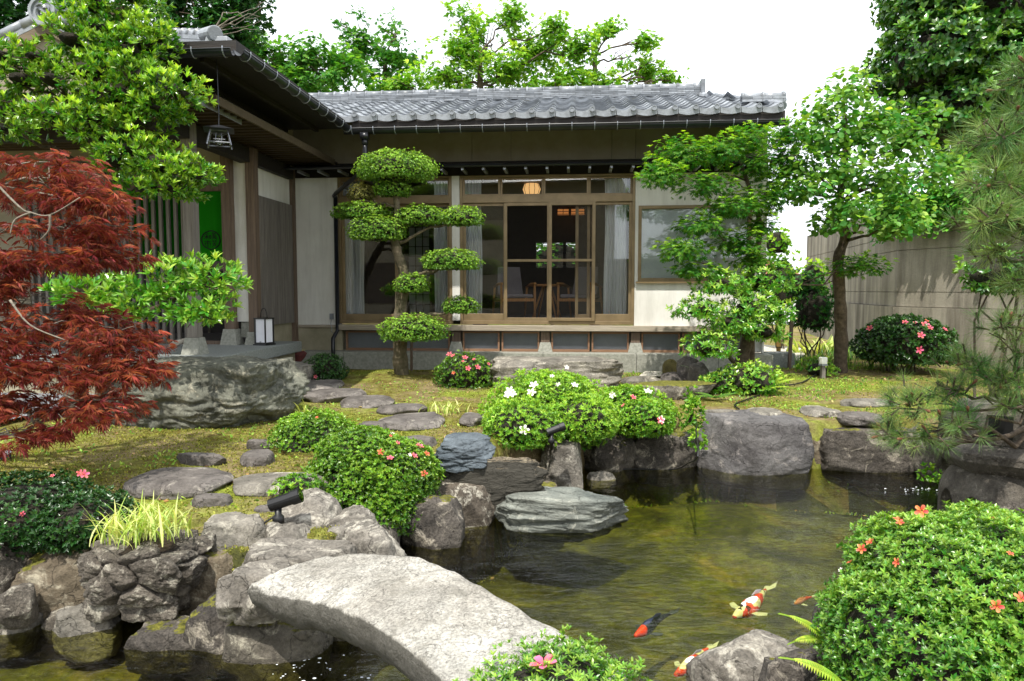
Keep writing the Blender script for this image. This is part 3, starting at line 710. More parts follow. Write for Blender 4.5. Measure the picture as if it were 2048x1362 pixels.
win(HU(1097), HU(1190), zp0, zp1, -.028, gl='screen', rail=HH(521), t=.05, name='screen_door', d=.03)
win(HU(1150), HU(1180), zp0, zp1, .085, t=.05, tb=.1)
win(w0, w1, wz0, wz1, -.02, t=.05, d=.10, name='window', gl='glass')
mb = MB(); mb.box(w0+.052, w1-.052, .05, .06, wz0+.052, wz1-.052); mb.build('paper_blind', M['white'], H)
mb = MB(); mb.box(w0-.03, w1+.03, -.06, -.021, wz0-.03, wz0-.002); mb.build('window_sill', M['alu'], H)
# interior
zF = zS-.02; zCe = 3.1; WB = 4.0
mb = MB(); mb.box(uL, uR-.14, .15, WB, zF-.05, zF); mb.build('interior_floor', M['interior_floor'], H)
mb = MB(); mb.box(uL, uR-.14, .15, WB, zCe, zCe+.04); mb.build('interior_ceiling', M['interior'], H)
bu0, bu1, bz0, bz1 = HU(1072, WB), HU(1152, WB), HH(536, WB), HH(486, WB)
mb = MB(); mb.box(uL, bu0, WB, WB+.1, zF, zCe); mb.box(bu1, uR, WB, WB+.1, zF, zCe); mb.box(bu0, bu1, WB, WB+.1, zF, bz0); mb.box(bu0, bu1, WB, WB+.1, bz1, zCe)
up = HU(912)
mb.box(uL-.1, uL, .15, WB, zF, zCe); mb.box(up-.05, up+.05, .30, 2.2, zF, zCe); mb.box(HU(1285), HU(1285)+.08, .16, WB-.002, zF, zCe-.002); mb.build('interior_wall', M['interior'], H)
mb = MB(); n = 16
for k in range(n):
    z = bz0+(bz1-bz0)*(k+.5)/n; mb.add([(bu0, WB-.03, z-.012), (bu1, WB-.03, z-.012), (bu1, WB-.01, z+.004), (bu0, WB-.01, z+.004)], [(0, 1, 2, 3)])
um = (bu0+bu1)/2+.18; mb.box(um-.035, um+.035, WB-.005, WB+.03, bz0, bz1); mb.build('window_blind', M['wood_dark'], H)
mb = MB(); mb.box(HU(1010, 2.6)-.55, HU(1010, 2.6), 2.6, 2.66, HH(548, 2.6), HH(440, 2.6)); mb.build('wall_panel', M['plaster_dark'], H)
def curtain(px0, px1, label, w=.21, seed=0):
    u0, u1 = HU(px0, w), HU(px1, w); n = 60; rr = np.random.RandomState(seed); zs = np.linspace(zF+.02, zCe-.08, 14); V = []
    for z in zs:
        t = np.linspace(0, 1, n); k = 1+.05*math.sin(z*3+seed); uu = u0+(u1-u0)*(.5+(t-.5)*k); f = (u1-u0)/.055
        V += [(a, w+.035*math.sin(b*f*6.28+seed+.3*math.sin(z*2+b*9))+.012*math.sin(b*31+z), z) for a, b in zip(uu, t)]
    F = [(i*n+j, i*n+j+1, (i+1)*n+j+1, (i+1)*n+j) for i in range(13) for j in range(n-1)]
    V = np.array(V); V2 = V+np.array((0, .004, 0)); F = np.array(F)
    o = npmesh('curtain', np.concatenate((V, V2))-(u0, w, 0), np.concatenate((F, F[:, ::-1]+len(V))), M['curtain'], None, True, loc=hw(u0, w)); o.rotation_euler = (0, 0, -HA); tag(o, label, 'curtain', 'curtains behind the glass doors')
curtain(686, 730, 'pale curtain at the left end of the left window behind the topiary tree', seed=1)
curtain(868, 902, 'pale curtain gathered left of the white pillar between the windows', seed=2)
curtain(930, 964, 'pale curtain gathered just right of the white pillar', seed=3)
curtain(1208, 1254, 'pale curtain at the right end of the sliding doors beside the chair', seed=4)
# shoji screen in the left room
sc = thing('shoji_screen', 'white paper shoji screen with dark lattice inside the left room', 'screen', hw(HU(818, 2.8), 2.8, 0), -HA)
L_ = HU(860, 2.8)-HU(818, 2.8); mb = MB(); mb.box(0, L_, 0, .006, zF+.02, zF+1.75); mb.build('paper', M['white'], sc)
mb = MB()
for k in range(4): mb.box(k*L_/3-.008, k*L_/3+.008, -.014, -.001, zF, zF+1.77)
for k in range(10): z = zF+.02+k*.19; mb.box(-.008, L_+.008, -.022, -.0145, z, z+.012)
mb.build('lattice', M['wood_dark'], sc)
# chairs, table, lamp
def armchair(u, w, rz, label):
    c = thing('armchair', label, 'chair', hw(u, w, zF), -HA+rz, 'armchairs at the small table'); S = .29
    mb = MB(); mb.box(-S+.03, S-.03, -.27, .22, .37, .43); mb.build('seat', M['uphol'], c, bevel=.02)
    mb = MB(); a = Matrix.Translation((0, .22, .42))@Matrix.Rotation(-.22, 4, 'X'); mb.box(-S+.06, S-.06, 0, .06, 0, .5, .03, a); mb.build('backrest', M['uphol'], c, bevel=.02)
    for sx in (-1, 1):
        mb = MB(); mb.tube([(sx*S, -.28, 0), (sx*S, -.27, .3), (sx*S, -.26, .60)], [.018, .022, .022], 8); mb.build('leg', M['oak'], c, True)
        mb = MB(); mb.tube([(sx*S, .36, 0), (sx*S, .27, .3), (sx*S, .2, .56)], [.016, .022, .018], 8); mb.build('leg', M['oak'], c, True)
        mb = MB(); mb.tube([(sx*S, -.30, .605), (sx*S, -.05, .60), (sx*S, .26, .55)], [.024, .026, .02], 8); mb.build('armrest', M['oak'], c, True)
    mb = MB(); mb.box(-S, S, -.285, -.255, .31, .36); mb.box(-S, S, .24, .27, .30, .35)
    for sx in (-1, 1): mb.box(sx*S-.012, sx*S+.012, -.254, .239, .315, .355)
    mb.build('seat_frame', M['oak'], c)
armchair(HU(1028, .95), .95, .35, 'oak framed armchair with grey cushion, left of the little table indoors')
armchair(HU(1160, .95), .95, -.35, 'oak framed armchair with grey cushion, right of the little table indoors')
tb = thing('side_table', 'round oak side table with splayed legs between the two armchairs', 'table', hw(HU(1094, 1.15), 1.15, zF), -HA)
mb = MB(); mb.lathe([(.30, .56), (.32, .575), (.32, .59), (.3, .6)], n=28); mb.build('table_top', M['oak'], tb, True)
for k in range(4):
    a = k*math.pi/2+.6; mb = MB(); mb.tube([(.3*math.cos(a), .3*math.sin(a), 0), (.08*math.cos(a), .08*math.sin(a), .56)], [.013, .02], 8); mb.build('leg', M['oak'], tb, True)
lp = thing('ceiling_lamp', 'lit round paper pendant lamp hanging inside above the sliding doors', 'lamp', hw(HU(1063, 1.2), 1.2, HH(379, 1.2)))
mb = MB(); mb.lathe([(.05, -.11), (.12, -.10), (.155, 0), (.12, .09), (.05, .10)], n=18); mb.build('shade', emit('lamp_paper', '#f0b878', .9), lp, True)
mb = MB()
for k in range(10):
    a = k*math.pi/5; mb.tube([(.125*math.cos(a), .125*math.sin(a), -.102), (.16*math.cos(a), .16*math.sin(a), 0), (.125*math.cos(a), .125*math.sin(a), .092)], .004, 4)
mb.tube([(0, 0, .1), (0, 0, zCe-HH(379, 1.2))], .006, 5); mb.build('rib', M['wood_dark'], lp)
for i, (a, b) in enumerate(((1114, 1137), (1141, 1168))):
    u0, u1 = HU(a, 3.6), HU(b, 3.6); f = thing('ceiling_light', ('shorter' if i == 0 else 'longer')+' lit wooden slatted ceiling light seen through the right screen door', 'lamp', hw(u0, 3.6, HH(430, 3.6)), -HA)
    mb = MB(); mb.box(0, u1-u0, 0, .1, 0, .12); mb.build('diffuser', emit('light_box', '#d98a4a', .55), f)
    mb = MB()
    for k in range(3): mb.box(-.01, u1-u0+.01, -.012, -.001, k*.055, k*.055+.012)
    for k in range(3): q = k*(u1-u0)/2; mb.box(q-.006, q+.006, -.022, -.013, -.005, .13)
    mb.build('slats', M['wood_dark'], f)
# main roof
zt = 3.74; we = -1.06; sl_ = math.radians(19); Uv = np.array((0, math.cos(sl_), math.sin(sl_))); u_end = HU(1562, -1.0); wr = 1.2; Ls = (wr-we)/math.cos(sl_)
def keepm(s, t):
    u = -4.9+s; w = we+t*math.cos(sl_); return u > -2.29-(w+1.1)-.15 and u < u_end-.06-(w-we)*(u_end-HU(1392, wr))/(wr-we)
tile_slope('roof_tiles', H, (-4.9, we, zt-.02), (1, 0, 0), Uv, int((u_end+4.9)/.28)+1, int(Ls/.25)+1, keepm)
zr = zt+(wr-we)*math.tan(sl_); ur = HU(1392, wr)
mb = MB(); mb.add([(-4.9, we+.03, zt-.06), (u_end-.05, we+.03, zt-.06), (ur, wr, zr-.05), (-4.9, wr, zr-.05), (-4.9, 3.5, zt-.06), (u_end-.05, 3.5, zt-.06)], [(0, 1, 2, 3), (3, 2, 5, 4)], [(1, 5, 2)]); mb.build('roof_deck', M['wood_dark'], H)
ridge('ridge', H, (-4.9, wr, zr-.03), (ur, wr, zr-.03), .25, .22, 5)
mb = MB(); mb.box(ur, ur+.07, wr-.15, wr+.15, zr-.05, zr+.22); mb.build('ridge_end', M['tile'], H, bevel=.01)
hp = np.array((ur, wr, zr-.05)); he = np.array((u_end-.02, we+.1, zt)); mb = MB()
for k in range(9): a = hp+(he-hp)*k/9; b = hp+(he-hp)*(k+.97)/9; mb.tube([a+(0, 0, .035), b+(0, 0, .03)], [.07, .06], 10)
mb.build('hip_ridge', M['tile'], H)
zq = HH(217, -.6); ridge('hip_end', H, (HU(1474, -.6), -.6, zq), (HU(1560, -.6), -.6, zq), .13, .16, 2)
Ah = nrm(he-hp); 
Uh = nrm(np.array((ur-u_end, 0, zr-zt))); Lh = math.hypot(ur-u_end, zr-zt)
tile_slope('hip_tiles', H, (u_end-.01, we, zt-.03), (0, 1, 0), Uh, 16, int(Lh/.25)+1, lambda s, t: s/(wr-we) > t/Lh-.05 and (4.52-s)/(wr-we) > t/Lh-.05, lip=False)
mb = MB(); mb.box(-2.2, u_end-.02, we+.01, we+.05, zE-.03, zt-.05); zi = 3.87; mb.add([(-2.2, we+.05, zE+.03), (u_end-.02, we+.05, zE+.03), (u_end-.02, .2, zi), (-2.2, .2, zi), (-2.2, we+.05, zE+.05), (u_end-.02, we+.05, zE+.05), (u_end-.02, .2, zi+.02), (-2.2, .2, zi+.02)], [(0, 3, 2, 1), (4, 5, 6, 7), (0, 1, 5, 4), (1, 2, 6, 5), (2, 3, 7, 6), (3, 0, 4, 7)])
for k in range(20):
    u = -2.1+k*.42
    if u < u_end-.1: mb.add([(u, we+.06, zE-.02), (u+.05, we+.06, zE-.02), (u+.05, -.001, zi-.09), (u, -.001, zi-.09), (u, we+.06, zE+.028), (u+.05, we+.06, zE+.028), (u+.05, -.001, zi-.04), (u, -.001, zi-.04)], [(0, 3, 2, 1), (4, 5, 6, 7), (0, 1, 5, 4), (1, 2, 6, 5), (2, 3, 7, 6), (3, 0, 4, 7)])
mb.build('eave_board', M['wood_dark'], H)
zg = HH(252, -1.13)
gutter(H, (HU(694, -1.13), -1.13, zg), (u_end, -1.13, zg), .066)
# downpipe
mb = MB(); ud = HU(737, -1.05); mb.box(ud-.055, ud+.055, -1.18, -1.07, zg-.14, zg-.055); mb.box(ud-.035, ud+.035, -1.16, -1.09, zg-.22, zg-.141)
dp = [(ud, -1.12, zg-.2), (ud, -1.12, HH(320, -1.1)), (ud-.04, -1.05, HH(335, -1)), (HU(676, -.08), -.1, HH(382, -.1)), (HU(674, -.08), -.08, HH(392)), (HU(673, -.08), -.08, 1.), (HU(673, -.3), -.31, .55), (HU(676, -.31), -.31, .05)]
mb.tube(poly(dp[:5], 3), .033, 9); mb.tube([dp[4], (dp[4][0], -.08, .62), (dp[4][0], -.31, .5), (dp[4][0], -.31, .0)], .033, 9); mb.build('downpipe', M['gutter'], H, True)
mb = MB(); u = HU(663); mb.box(u-.03, u+.03, -.03, -.001, HH(640), HH(628)); mb.build('socket_box', M['clip'], H)
mb = MB(); mb.tube(bend((u, -.02, HH(640)), (u+.03, -.02, HH(700)), np.random.RandomState(3), 8, .05), .006, 5); mb.build('cable', M['clip'], H)

# ------------------------------------------------------------------ entrance wing
ent = thing('entrance_wing', 'dark timbered entrance porch wing with slatted walls, stone platform and deep black guttered eave', 'porch', HF, -HA); E = ent
uE = -2.29; wE = -4.37; zP = .5; us_ = -3.51; wf = -1.6; pe = -3.05
mb = MB(); mb.box(-9, pe, -3.45, -.95, zP-.15, zP); mb.build('platform', M['granite_grey'], E, bevel=.01)
mb = MB(); mb.box(-9, pe-.09, -3.38, -1.0, -.1, zP-.151); mb.build('platform_base', M['cement'], E)
# side wall with slatted screen
zsl0 = HZ(519, 656, 0)[1]; p1 = HZ(592, 644, 0); zsl0 = p1[1]; zsl1 = HZ(592, 412, 0)[1]
mb = MB(); mb.box(us_-.12, us_-.03, wf+.12, -.001, zP+.28, 3.4); mb.build('side_wall', M['plaster'], E)
mb = MB(); n = 30
for k in range(n): w = wf+.14+k*(-.10-wf-.14)/n; mb.box(us_-.028, us_+.012, w, w+.032, zsl0, zsl1)
mb.build('slatted_screen', M['wood_grey'], E)
mb = MB(); mb.box(us_-.09, us_+.03, -.1, -.002, .12, 3.2, .0); mb.build('post', M['wood_post'], E)
mb = MB(); mb.box(us_-.13, us_-.04, wf+.1, -.002, zP-.3, zP+.27); mb.build('foundation', M['cement'], E)
def post(u, w, s, name='post', z1=3.2, foot=.2, m='wood_post'):
    mb = MB(); mb.box(u-s, u+s, w-s, w+s, zP+foot, z1); p = mb.build(name, M[m], E, bevel=.004)
    mb = MB(); mb.box(u-s-.05, u+s+.05, w-s-.05, w+s+.05, zP, zP+foot-.001, .035); mb.build('post_stone', M['granite_ledge'], p)
post(HU(509, wf), wf, .065, foot=.18); post(HU(465, wf), wf-.05, .07, foot=.22); post(-3.5, -3.12, .065, foot=.2, m='wood_grey'); post(-6.1, -3.12, .065, m='wood_grey')
mb = MB(); mb.box(HU(474, wf), HU(501, wf), wf-.02, wf+.1, zP+.32, 3.2); mb.build('wall', M['plaster'], E)
mb = MB(); mb.box(HU(479, wf), HU(500, wf), wf-.0, wf+.1, zP+.1, zP+.31, .01); mb.build('wall_foot', M['granite_ledge'], E)
# slatted front, lintel, wall above, inner room
ua, ub = HU(60, wf), HU(378, wf); mb = MB(); n = int((ub-ua)/.108)
for k in range(n): u = ub-.03-k*.108; mb.box(u-.02, u+.02, wf-.06, wf-.01, zP+.05, 2.62)
mb.build('slatted_front', M['wood_grey'], E)
mb = MB(); mb.box(ub-.02, ub+.07, wf-.07, wf+.05, zP, 2.7); mb.box(-9, HU(455, wf), wf-.08, wf+.04, 2.62, 2.76); mb.box(-9, HU(455, wf), wf-.05, wf-.001, zP, zP+.05); mb.build('door_frame', M['wood_post'], E)
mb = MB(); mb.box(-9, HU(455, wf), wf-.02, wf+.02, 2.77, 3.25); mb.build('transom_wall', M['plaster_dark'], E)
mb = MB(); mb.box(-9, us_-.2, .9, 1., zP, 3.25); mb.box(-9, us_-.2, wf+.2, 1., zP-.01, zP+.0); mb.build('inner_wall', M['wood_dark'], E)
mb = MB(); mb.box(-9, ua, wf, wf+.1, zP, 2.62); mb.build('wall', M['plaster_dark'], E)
# porch ceiling with battens and fascia
pc = (-2.75, -3.9, 3.2)
mb = MB(); mb.box(-9, pc[0]-.03, pc[1]+.03, -.0, pc[2]+.06, pc[2]+.08); mb.build('porch_ceiling', M['wood_dark'], E)
mb = MB()
for k in range(26): w = pc[1]+.1+k*.15; mb.box(-9, pc[0]-.04, w, w+.045, pc[2]+.012, pc[2]+.058) if w < -.05 else None
mb.build('ceiling_batten', wood('batten_wood', '#33271c', '#54432f', 'x'), E)
mb = MB(); mb.box(-9, pc[0], pc[1], pc[1]+.028, pc[2], pc[2]+.09); mb.box(pc[0]-.028, pc[0], pc[1]+.0285, -.2, pc[2], pc[2]+.09); mb.build('fascia', wood('fascia_wood', '#4b3f2f', '#6e604b', 'x'), E)
mb = MB(); mb.box(us_-.1, us_+.06, -3.9, -.15, 3.0, 3.19); mb.box(-9, us_+.04, -3.2, -3.04, 3.02, 3.19); mb.build('beam', M['wood_dark'], E)
# outer eave
zw = 3.58
mb = MB(); mb.box(-9, uE-.03, wE+.03, -1.1, zw-.03, zw); mb.box(-9, uE, wE, wE+.028, zw-.03, zw+.09); mb.box(uE-.028, uE, wE+.029, -1.1, zw-.03, zw+.09)
for k in range(14): u = uE-.4-k*.45; mb.box(u, u+.05, wE+.05, -1.2, zw-.09, zw-.031)
mb.build('eave_board', M['wood_dark'], E)
gutter(E, (uE+.06, wE-.07, zw-.03), (uE+.06, -1.2, zw-.03)); gutter(E, (-9, wE-.07, zw-.025), (uE+.0, wE-.07, zw-.025))
tile_slope('roof_tiles', E, (uE-.10, wE+.14, zw+.06), (-1, 0, 0), (0, math.cos(sl_), math.sin(sl_)), 24, 9, lambda s, t: s > t*.95)
tile_slope('side_tiles', E, (uE-.14, -1.0, zw+.03), (0, -1, 0), (-math.cos(sl_), 0, math.sin(sl_)), 12, 9, lambda s, t: s < 3.1-t*.95, lip=False)
ridge('hip_ridge', E, (uE-.35, wE+.30, zw+.14), (-4.6, wE+2.3, zw+.93), .16, .16, 2)
mb = MB(); mb.box(uE-.42, uE-.16, wE+.16, wE+.38, zw+.09, zw+.20, .02); mb.tube([(uE-.29, wE+.16, zw+.22), (uE-.54, wE+.44, zw+.30)], .075, 12); mb.build('hip_end_tile', M['tile'], E, bevel=.01)
mb = MB(); mb.add([(uE, wE+.01, zw+.04), (-9, wE+.01, zw+.04), (-9, -1.5, zw+1.12), (-5.1, -1.5, zw+1.12), (uE, -1., zw+.04), (-5.1, 1., zw+1.12)], [(0, 1, 2, 3), (0, 3, 5, 4)]); mb.build('roof_deck', M['wood_dark'], E)
# forward gable at the far left
Yg = 7.0; pk = PY(100, 42, Yg); gl0 = PY(-140, 142, Yg); gr0 = PY(178, 84, Yg)
def toL(p): q = np.asarray(p)-HF; return np.array((q@UV, q@WV, q[2]))
pk, gl0, gr0 = toL(pk), toL(gl0), toL(gr0); gl0[1] = gr0[1] = pk[1]
dv = gr0-pk; gr0 = pk+dv*3.2; gl0 = pk+(gl0-pk)*1.5
mb = MB(); bk = np.array((0, 1.6, 0)); dz = np.array((0, 0, .1))
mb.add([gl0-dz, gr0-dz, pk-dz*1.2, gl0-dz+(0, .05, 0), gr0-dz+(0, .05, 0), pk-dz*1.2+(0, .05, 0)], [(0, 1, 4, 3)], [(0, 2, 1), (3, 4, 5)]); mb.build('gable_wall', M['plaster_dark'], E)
def rake(mb, a, b, t, dep, z=0): 
    mb.add([a+(0, -.06, z), b+(0, -.06, z), b+(0, -.06, z+t), a+(0, -.06, z+t), a+(0, dep, z), b+(0, dep, z), b+(0, dep, z+t), a+(0, dep, z+t)], [(0, 1, 2, 3), (5, 4, 7, 6), (3, 2, 6, 7), (0, 4, 5, 1), (0, 3, 7, 4), (1, 5, 6, 2)])
mb = MB(); rake(mb, gl0, pk, .09, .04, -.13); rake(mb, pk, gr0, .09, .04, -.13); mb.build('barge_board', wood('barge_wood', '#5f5140', '#8a7a62', 'x'), E)
mb = MB(); rake(mb, gl0, pk, .07, 1.5, -.035); rake(mb, pk, gr0, .07, 1.5, -.035); mb.build('gable_roof', M['tile'], E)
mb = MB()
for a, b in ((pk, gl0), (pk, gr0)):
    n = int(np.linalg.norm(b-a)/.26)
    for k in range(n): p = a+(b-a)*(k/n); q = a+(b-a)*((k+.96)/n); mb.tube([p+(0, -.02, .06), q+(0, -.02, .05)], [.055, .062], 10)
mb.build('rake_tile', M['tile'], E, True)
mb = MB(); c = pk+np.array((0, -.11, .06)); th_ = np.arange(24)*math.pi/12
def disc(r, y): return [c+(r*math.cos(a), y, r*math.sin(a)) for a in th_]
V = np.array(disc(.135, .09)+disc(.135, 0)+disc(.108, 0)+disc(.104, .02)+[c+(0, .02, 0)]); mb.add(V, [(k*24+i, k*24+(i+1) % 24, (k+1)*24+(i+1) % 24, (k+1)*24+i) for k in range(3) for i in range(24)], [(72+i, 72+(i+1) % 24, 96) for i in range(24)])
for k in range(3):       # three comma swirl
    a0 = k*2.094+.5; pts = [c+((.035+.04*t)*math.cos(a0+t*2.1), .012, (.035+.04*t)*math.sin(a0+t*2.1)) for t in np.linspace(0, 1, 8)]; mb.tube(pts, np.linspace(.024, .006, 8), 6)
mb.build('round_crest_tile', M['tile'], E); mb = MB(); mb.box(pk[0]-.02, pk[0]+.2, pk[1]-.05, pk[1]+.3, pk[2]+.05, pk[2]+.36); mb.build('ridge_end', M['tile'], E, bevel=.01)

# noren, lanterns and small things by the entrance
def clothpanel(name, label, px0, px1, zt_, zb_, w, crest=False):
    u0, u1 = HU(px0, w), HU(px1, w); n = 40; V = []; t = np.linspace(0, 1, n); zs = np.linspace(zb_, zt_, 16)
    def off(b, z): return .012*math.sin(b*17)*(.3+.7*(zt_-z)/(zt_-zb_))+.008*math.sin(b*7+z*2)
    for z in zs: V += [((u1-u0)*b, off(b, z), z) for b in t]
    F = np.array([(i*n+j, i*n+j+1, (i+1)*n+j+1, (i+1)*n+j) for i in range(15) for j in range(n-1)]); V = np.array(V)
    r = thing(name, label, 'entrance curtain', hw(u0, w), -HA)
    npmesh('cloth', np.concatenate((V, V+(0, .004, 0))), np.concatenate((F, F[:, ::-1]+len(V))), M['noren'], r, True)
    if crest:
        cx, cz = HZ(422, 480, w); cx -= u0; R_ = .128; mb = MB()
        P = lambda x, z: (cx+x*R_, off((cx+x*R_)/(u1-u0), cz)-.004, cz+z*R_)
        a = np.linspace(0, 2*math.pi, 40); mb.tube([P(math.cos(q), math.sin(q)) for q in a], .0085, 5)
        def st(x0, z0, x1, z1, ww=.0048): mb.tube([P(x0, z0), P((x0+x1)/2, (z0+z1)/2), P(x1, z1)], ww, 4)
        # four seal-like characters in the quarters, upper ones read wa and bi
        for s in ((-.62,.62,-.34,.70),(-.74,.42,-.30,.42),(-.52,.66,-.52,.08),(-.52,.40,-.74,.14),(-.50,.38,-.32,.18),(-.22,.52,-.22,.16),(-.22,.52,-.06,.52),(-.06,.52,-.06,.16),(-.22,.16,-.06,.16),
                  (.16,.80,.22,.72),(.44,.78,.38,.70),(.10,.66,.58,.66),(.14,.52,.60,.52),(.10,.38,.66,.38),(.34,.66,.34,.30),(.08,.24,.72,.24),(.36,.26,.12,.06),(.38,.24,.66,.06),
                  (-.72,-.14,-.10,-.14),(-.42,-.02,-.42,-.30),(-.66,-.32,-.14,-.32),(-.66,-.32,-.66,-.58),(-.14,-.32,-.14,-.58),(-.42,-.32,-.42,-.78),
                  (.08,-.12,.72,-.12),(.26,-.04,.26,-.22),(.52,-.04,.52,-.22),(.14,-.34,.64,-.34),(.38,-.26,.38,-.44),(.34,-.44,.12,-.72),(.42,-.44,.60,-.68),(.20,-.56,.54,-.56)): st(*s)
        mb.build('crest', plain('crest_ink', '#050a06', .9), r)
        mb = MB(); mb.tube([(-.1, .0, zt_+.02), (u1-u0+.02, 0, zt_+.02)], .013, 8); mb.build('rod', M['wood_dark'], r)
M['noren'] = leafmat('green_cloth', '#0c7a1c', '#0c7a1c', .85, .25, .0, .1)
clothpanel('entrance_curtain', 'bright green split entrance curtain with a round dark crest beside the doorway pillar', 389, 456, HH(340, wf), HH(520, wf), wf-.02, True)
clothpanel('entrance_curtain', 'plain green entrance curtain seen between the upright slats', 262, 376, HH(350, wf), HH(540, wf), wf+.08)
hl = PY(438, 268, 7.25); hang = thing('hanging_lantern', 'dark metal hanging lantern with pyramid top under the porch eave', 'lantern', hl, .35)
mb = MB(); b = .098
mb.add([(-b*1.45, -b*1.45, .035), (b*1.45, -b*1.45, .035), (b*1.45, b*1.45, .035), (-b*1.45, b*1.45, .035), (-b*.2, -b*.2, .085), (b*.2, -b*.2, .085), (b*.2, b*.2, .085), (-b*.2, b*.2, .085)], [(0, 3, 2, 1), (4, 5, 6, 7), (0, 1, 5, 4), (1, 2, 6, 5), (2, 3, 7, 6), (3, 0, 4, 7)]); mb.build('roof', M['iron'], hang)
mb = MB(); q0, q1 = b*.78, b*1.12
for i in range(4):
    R4 = np.array(Matrix.Rotation(i*math.pi/2, 3, 'Z'))
    L4 = lambda x, z: R4@np.array((x*(q0+(q1-q0)*(.035-z)/.15), -(q0+(q1-q0)*(.035-z)/.15), z))
    for a, c_, r4 in (((-1, .035), (-1, -.125), .009), ((-1, -.10), (1, -.10), .008), ((-1, .02), (1, .02), .007), ((-.55, -.03), (.55, -.03), .004), ((-.3, .0), (-.3, -.08), .004), ((.25, .0), (.25, -.08), .004), ((-.5, -.07), (.6, -.07), .004)):
        mb.tube([L4(*a), L4(*c_)], r4, 5)
mb.build('cage', plain('lantern_metal', '#8e9097', .35, '#5d5f66', 20, metal=.7), hang)
mb = MB(); mb.lathe([(.02, -.12), (.035, -.09), (.03, -.04), (.015, .0)], n=12); mb.build('bulb', M['glass'], hang, True)
mb = MB(); mb.tube([(0, 0, .08), (.004, 0, .2), (0, 0, 3.55-hl[2])], .005, 5); mb.build('cord', M['iron'], hang)
lt = PZ(529, 690, zP); lan = thing('paper_lantern', 'square white paper lantern with black frame and loop handle on the stone platform', 'lantern', lt, -HA-.25); s = .085
mb = MB(); mb.box(-s*1.25, s*1.25, -s*1.25, s*1.25, 0, .02); mb.build('base', M['black'], lan)
mb = MB(); mb.box(-s+.008, s-.008, -s+.008, s-.008, .022, .36); mb.build('paper', M['white'], lan)
mb = MB()
for x in (-1, 1):
    for y in (-1, 1): mb.box(x*s-.008, x*s+.008, y*s-.008, y*s+.008, .02, .362)
for x in (-1, 1): mb.box(x*s-.008, x*s+.008, -s+.008, s-.008, .021, .04); mb.box(-s+.008, s-.008, x*s-.008, x*s+.008, .021, .04)
mb.box(-s*1.15, s*1.15, -s*1.15, s*1.15, .3625, .378); mb.build('frame', M['black'], lan)
mb = MB(); mb.tube([(.055*math.cos(a), 0, .378+.13*math.sin(a)) for a in np.linspace(0, math.pi, 12)], .006, 6); mb.build('handle', M['black'], lan, True)
mb = MB(); mb.box(-.012, .012, -s-.002, -s+.007, .045, .052); mb.build('maker_mark', M['iron'], lan)
pt = PZ(592, 722, .18); rp_ = thing('rusty_pot', 'reddish brown leaf shaped pot leaning at the platform corner', 'pot', (pt[0], pt[1]-.05, .02), .3)
mb = MB(); mb.lathe([(.03, 0), (.04, .06), (.06, .14), (.115, .22), (.135, .28), (.09, .315), (.03, .32)], n=14)
for v in mb.v: v[:, 1] *= .45; v[:, 0] += v[:, 2]*.16
mb.build('body', plain('rusty_brown', '#6b2f2a', .8, '#3d1a18', 12, bump=.006), rp_, True)
dwp = PZ(352, 694, zP); dw = MB(); dw.tube(poly([(-.09, 0, .01), (-.03, .0, .035), (.05, .03, .07), (.12, .04, .10)], 4), np.r_[np.linspace(.015, .045, 6), np.linspace(.042, .02, 7)], 9)
tag(dw.build('driftwood', plain('pale_driftwood', '#c9c2b4', .9, '#8e8678', 14, bump=.01), None, True, loc=dwp), 'pale weathered piece of driftwood lying on the porch floor beside the post foot', 'driftwood')
# neighbour's house behind the camera, seen only in the glass
nb = thing('neighbouring_house', 'dark two storey house standing across the garden, seen only as a reflection in the glass', 'house', (-4.5, -11, 0), .05)
mb = MB(); mb.box(-12, 5.0, -4, 0, 0, 6.4); mb.box(5.002, 16, -3, -.5, 0, 2.7); mb.build('wall', M['plaster_dark'], nb)
mb = MB(); mb.add([(-12.6, .9, 6.2), (5.7, .9, 6.2), (5.7, -4.9, 6.2), (-12.6, -4.9, 6.2), (-9, -2, 8.2), (3.2, -2, 8.2)], [(0, 1, 5, 4), (2, 3, 4, 5), (0, 3, 2, 1)], [(1, 2, 5), (3, 0, 4)]); mb.build('roof', M['tile'], nb)
for x in (-7, -3.5, 0): mb = MB(); mb.box(x, x+2.2, .001, .05, .6, 2.6); mb.build('window', M['interior'], nb)
# ------------------------------------------------------------------ rocks
M['r_step'] = rockmat('purple_grey_stone', '#5a5552', '#8a847f', '#a8a196', .25, .0, .35, wet=False)
M['r_stepg'] = rockmat('grey_stepping_stone', '#6a6760', '#a39d92', '#bdb7a8', .5, .1, .45, wet=False)
M['r_grey'] = rockmat('grey_pond_rock', '#625d56', '#a8a298', '#c6c0b2', .6, .12, .6)
M['r_purple'] = rockmat('violet_grey_boulder', '#4c494a', '#828080', '#a49c96', .25, .12, .35)
M['r_dark'] = rockmat('dark_pitted_rock', '#403c38', '#7a736b', '#b1a898', .45, .25, .8, scale=1.3)
M['r_green'] = rockmat('blue_green_schist', '#5a615e', '#a0a49b', '#bdbcae', .2, .0, .4, (1, 1, 5))
M['r_slate'] = rockmat('blue_slate', '#47515a', '#838e96', None, 0, .0, .3, (1, 1, 3), wet=False)
M['r_big'] = rockmat('grey_green_boulder', '#565850', '#8d8e80', '#a9a390', .35, .0, .35, (1.6, 1.6, .8), wet=False)
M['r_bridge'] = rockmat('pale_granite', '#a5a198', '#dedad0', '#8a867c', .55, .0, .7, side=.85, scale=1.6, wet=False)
M['r_moss'] = rockmat('mossy_rock', '#4f4a43', '#8e887c', '#b9b3a1', .4, .75, .5)
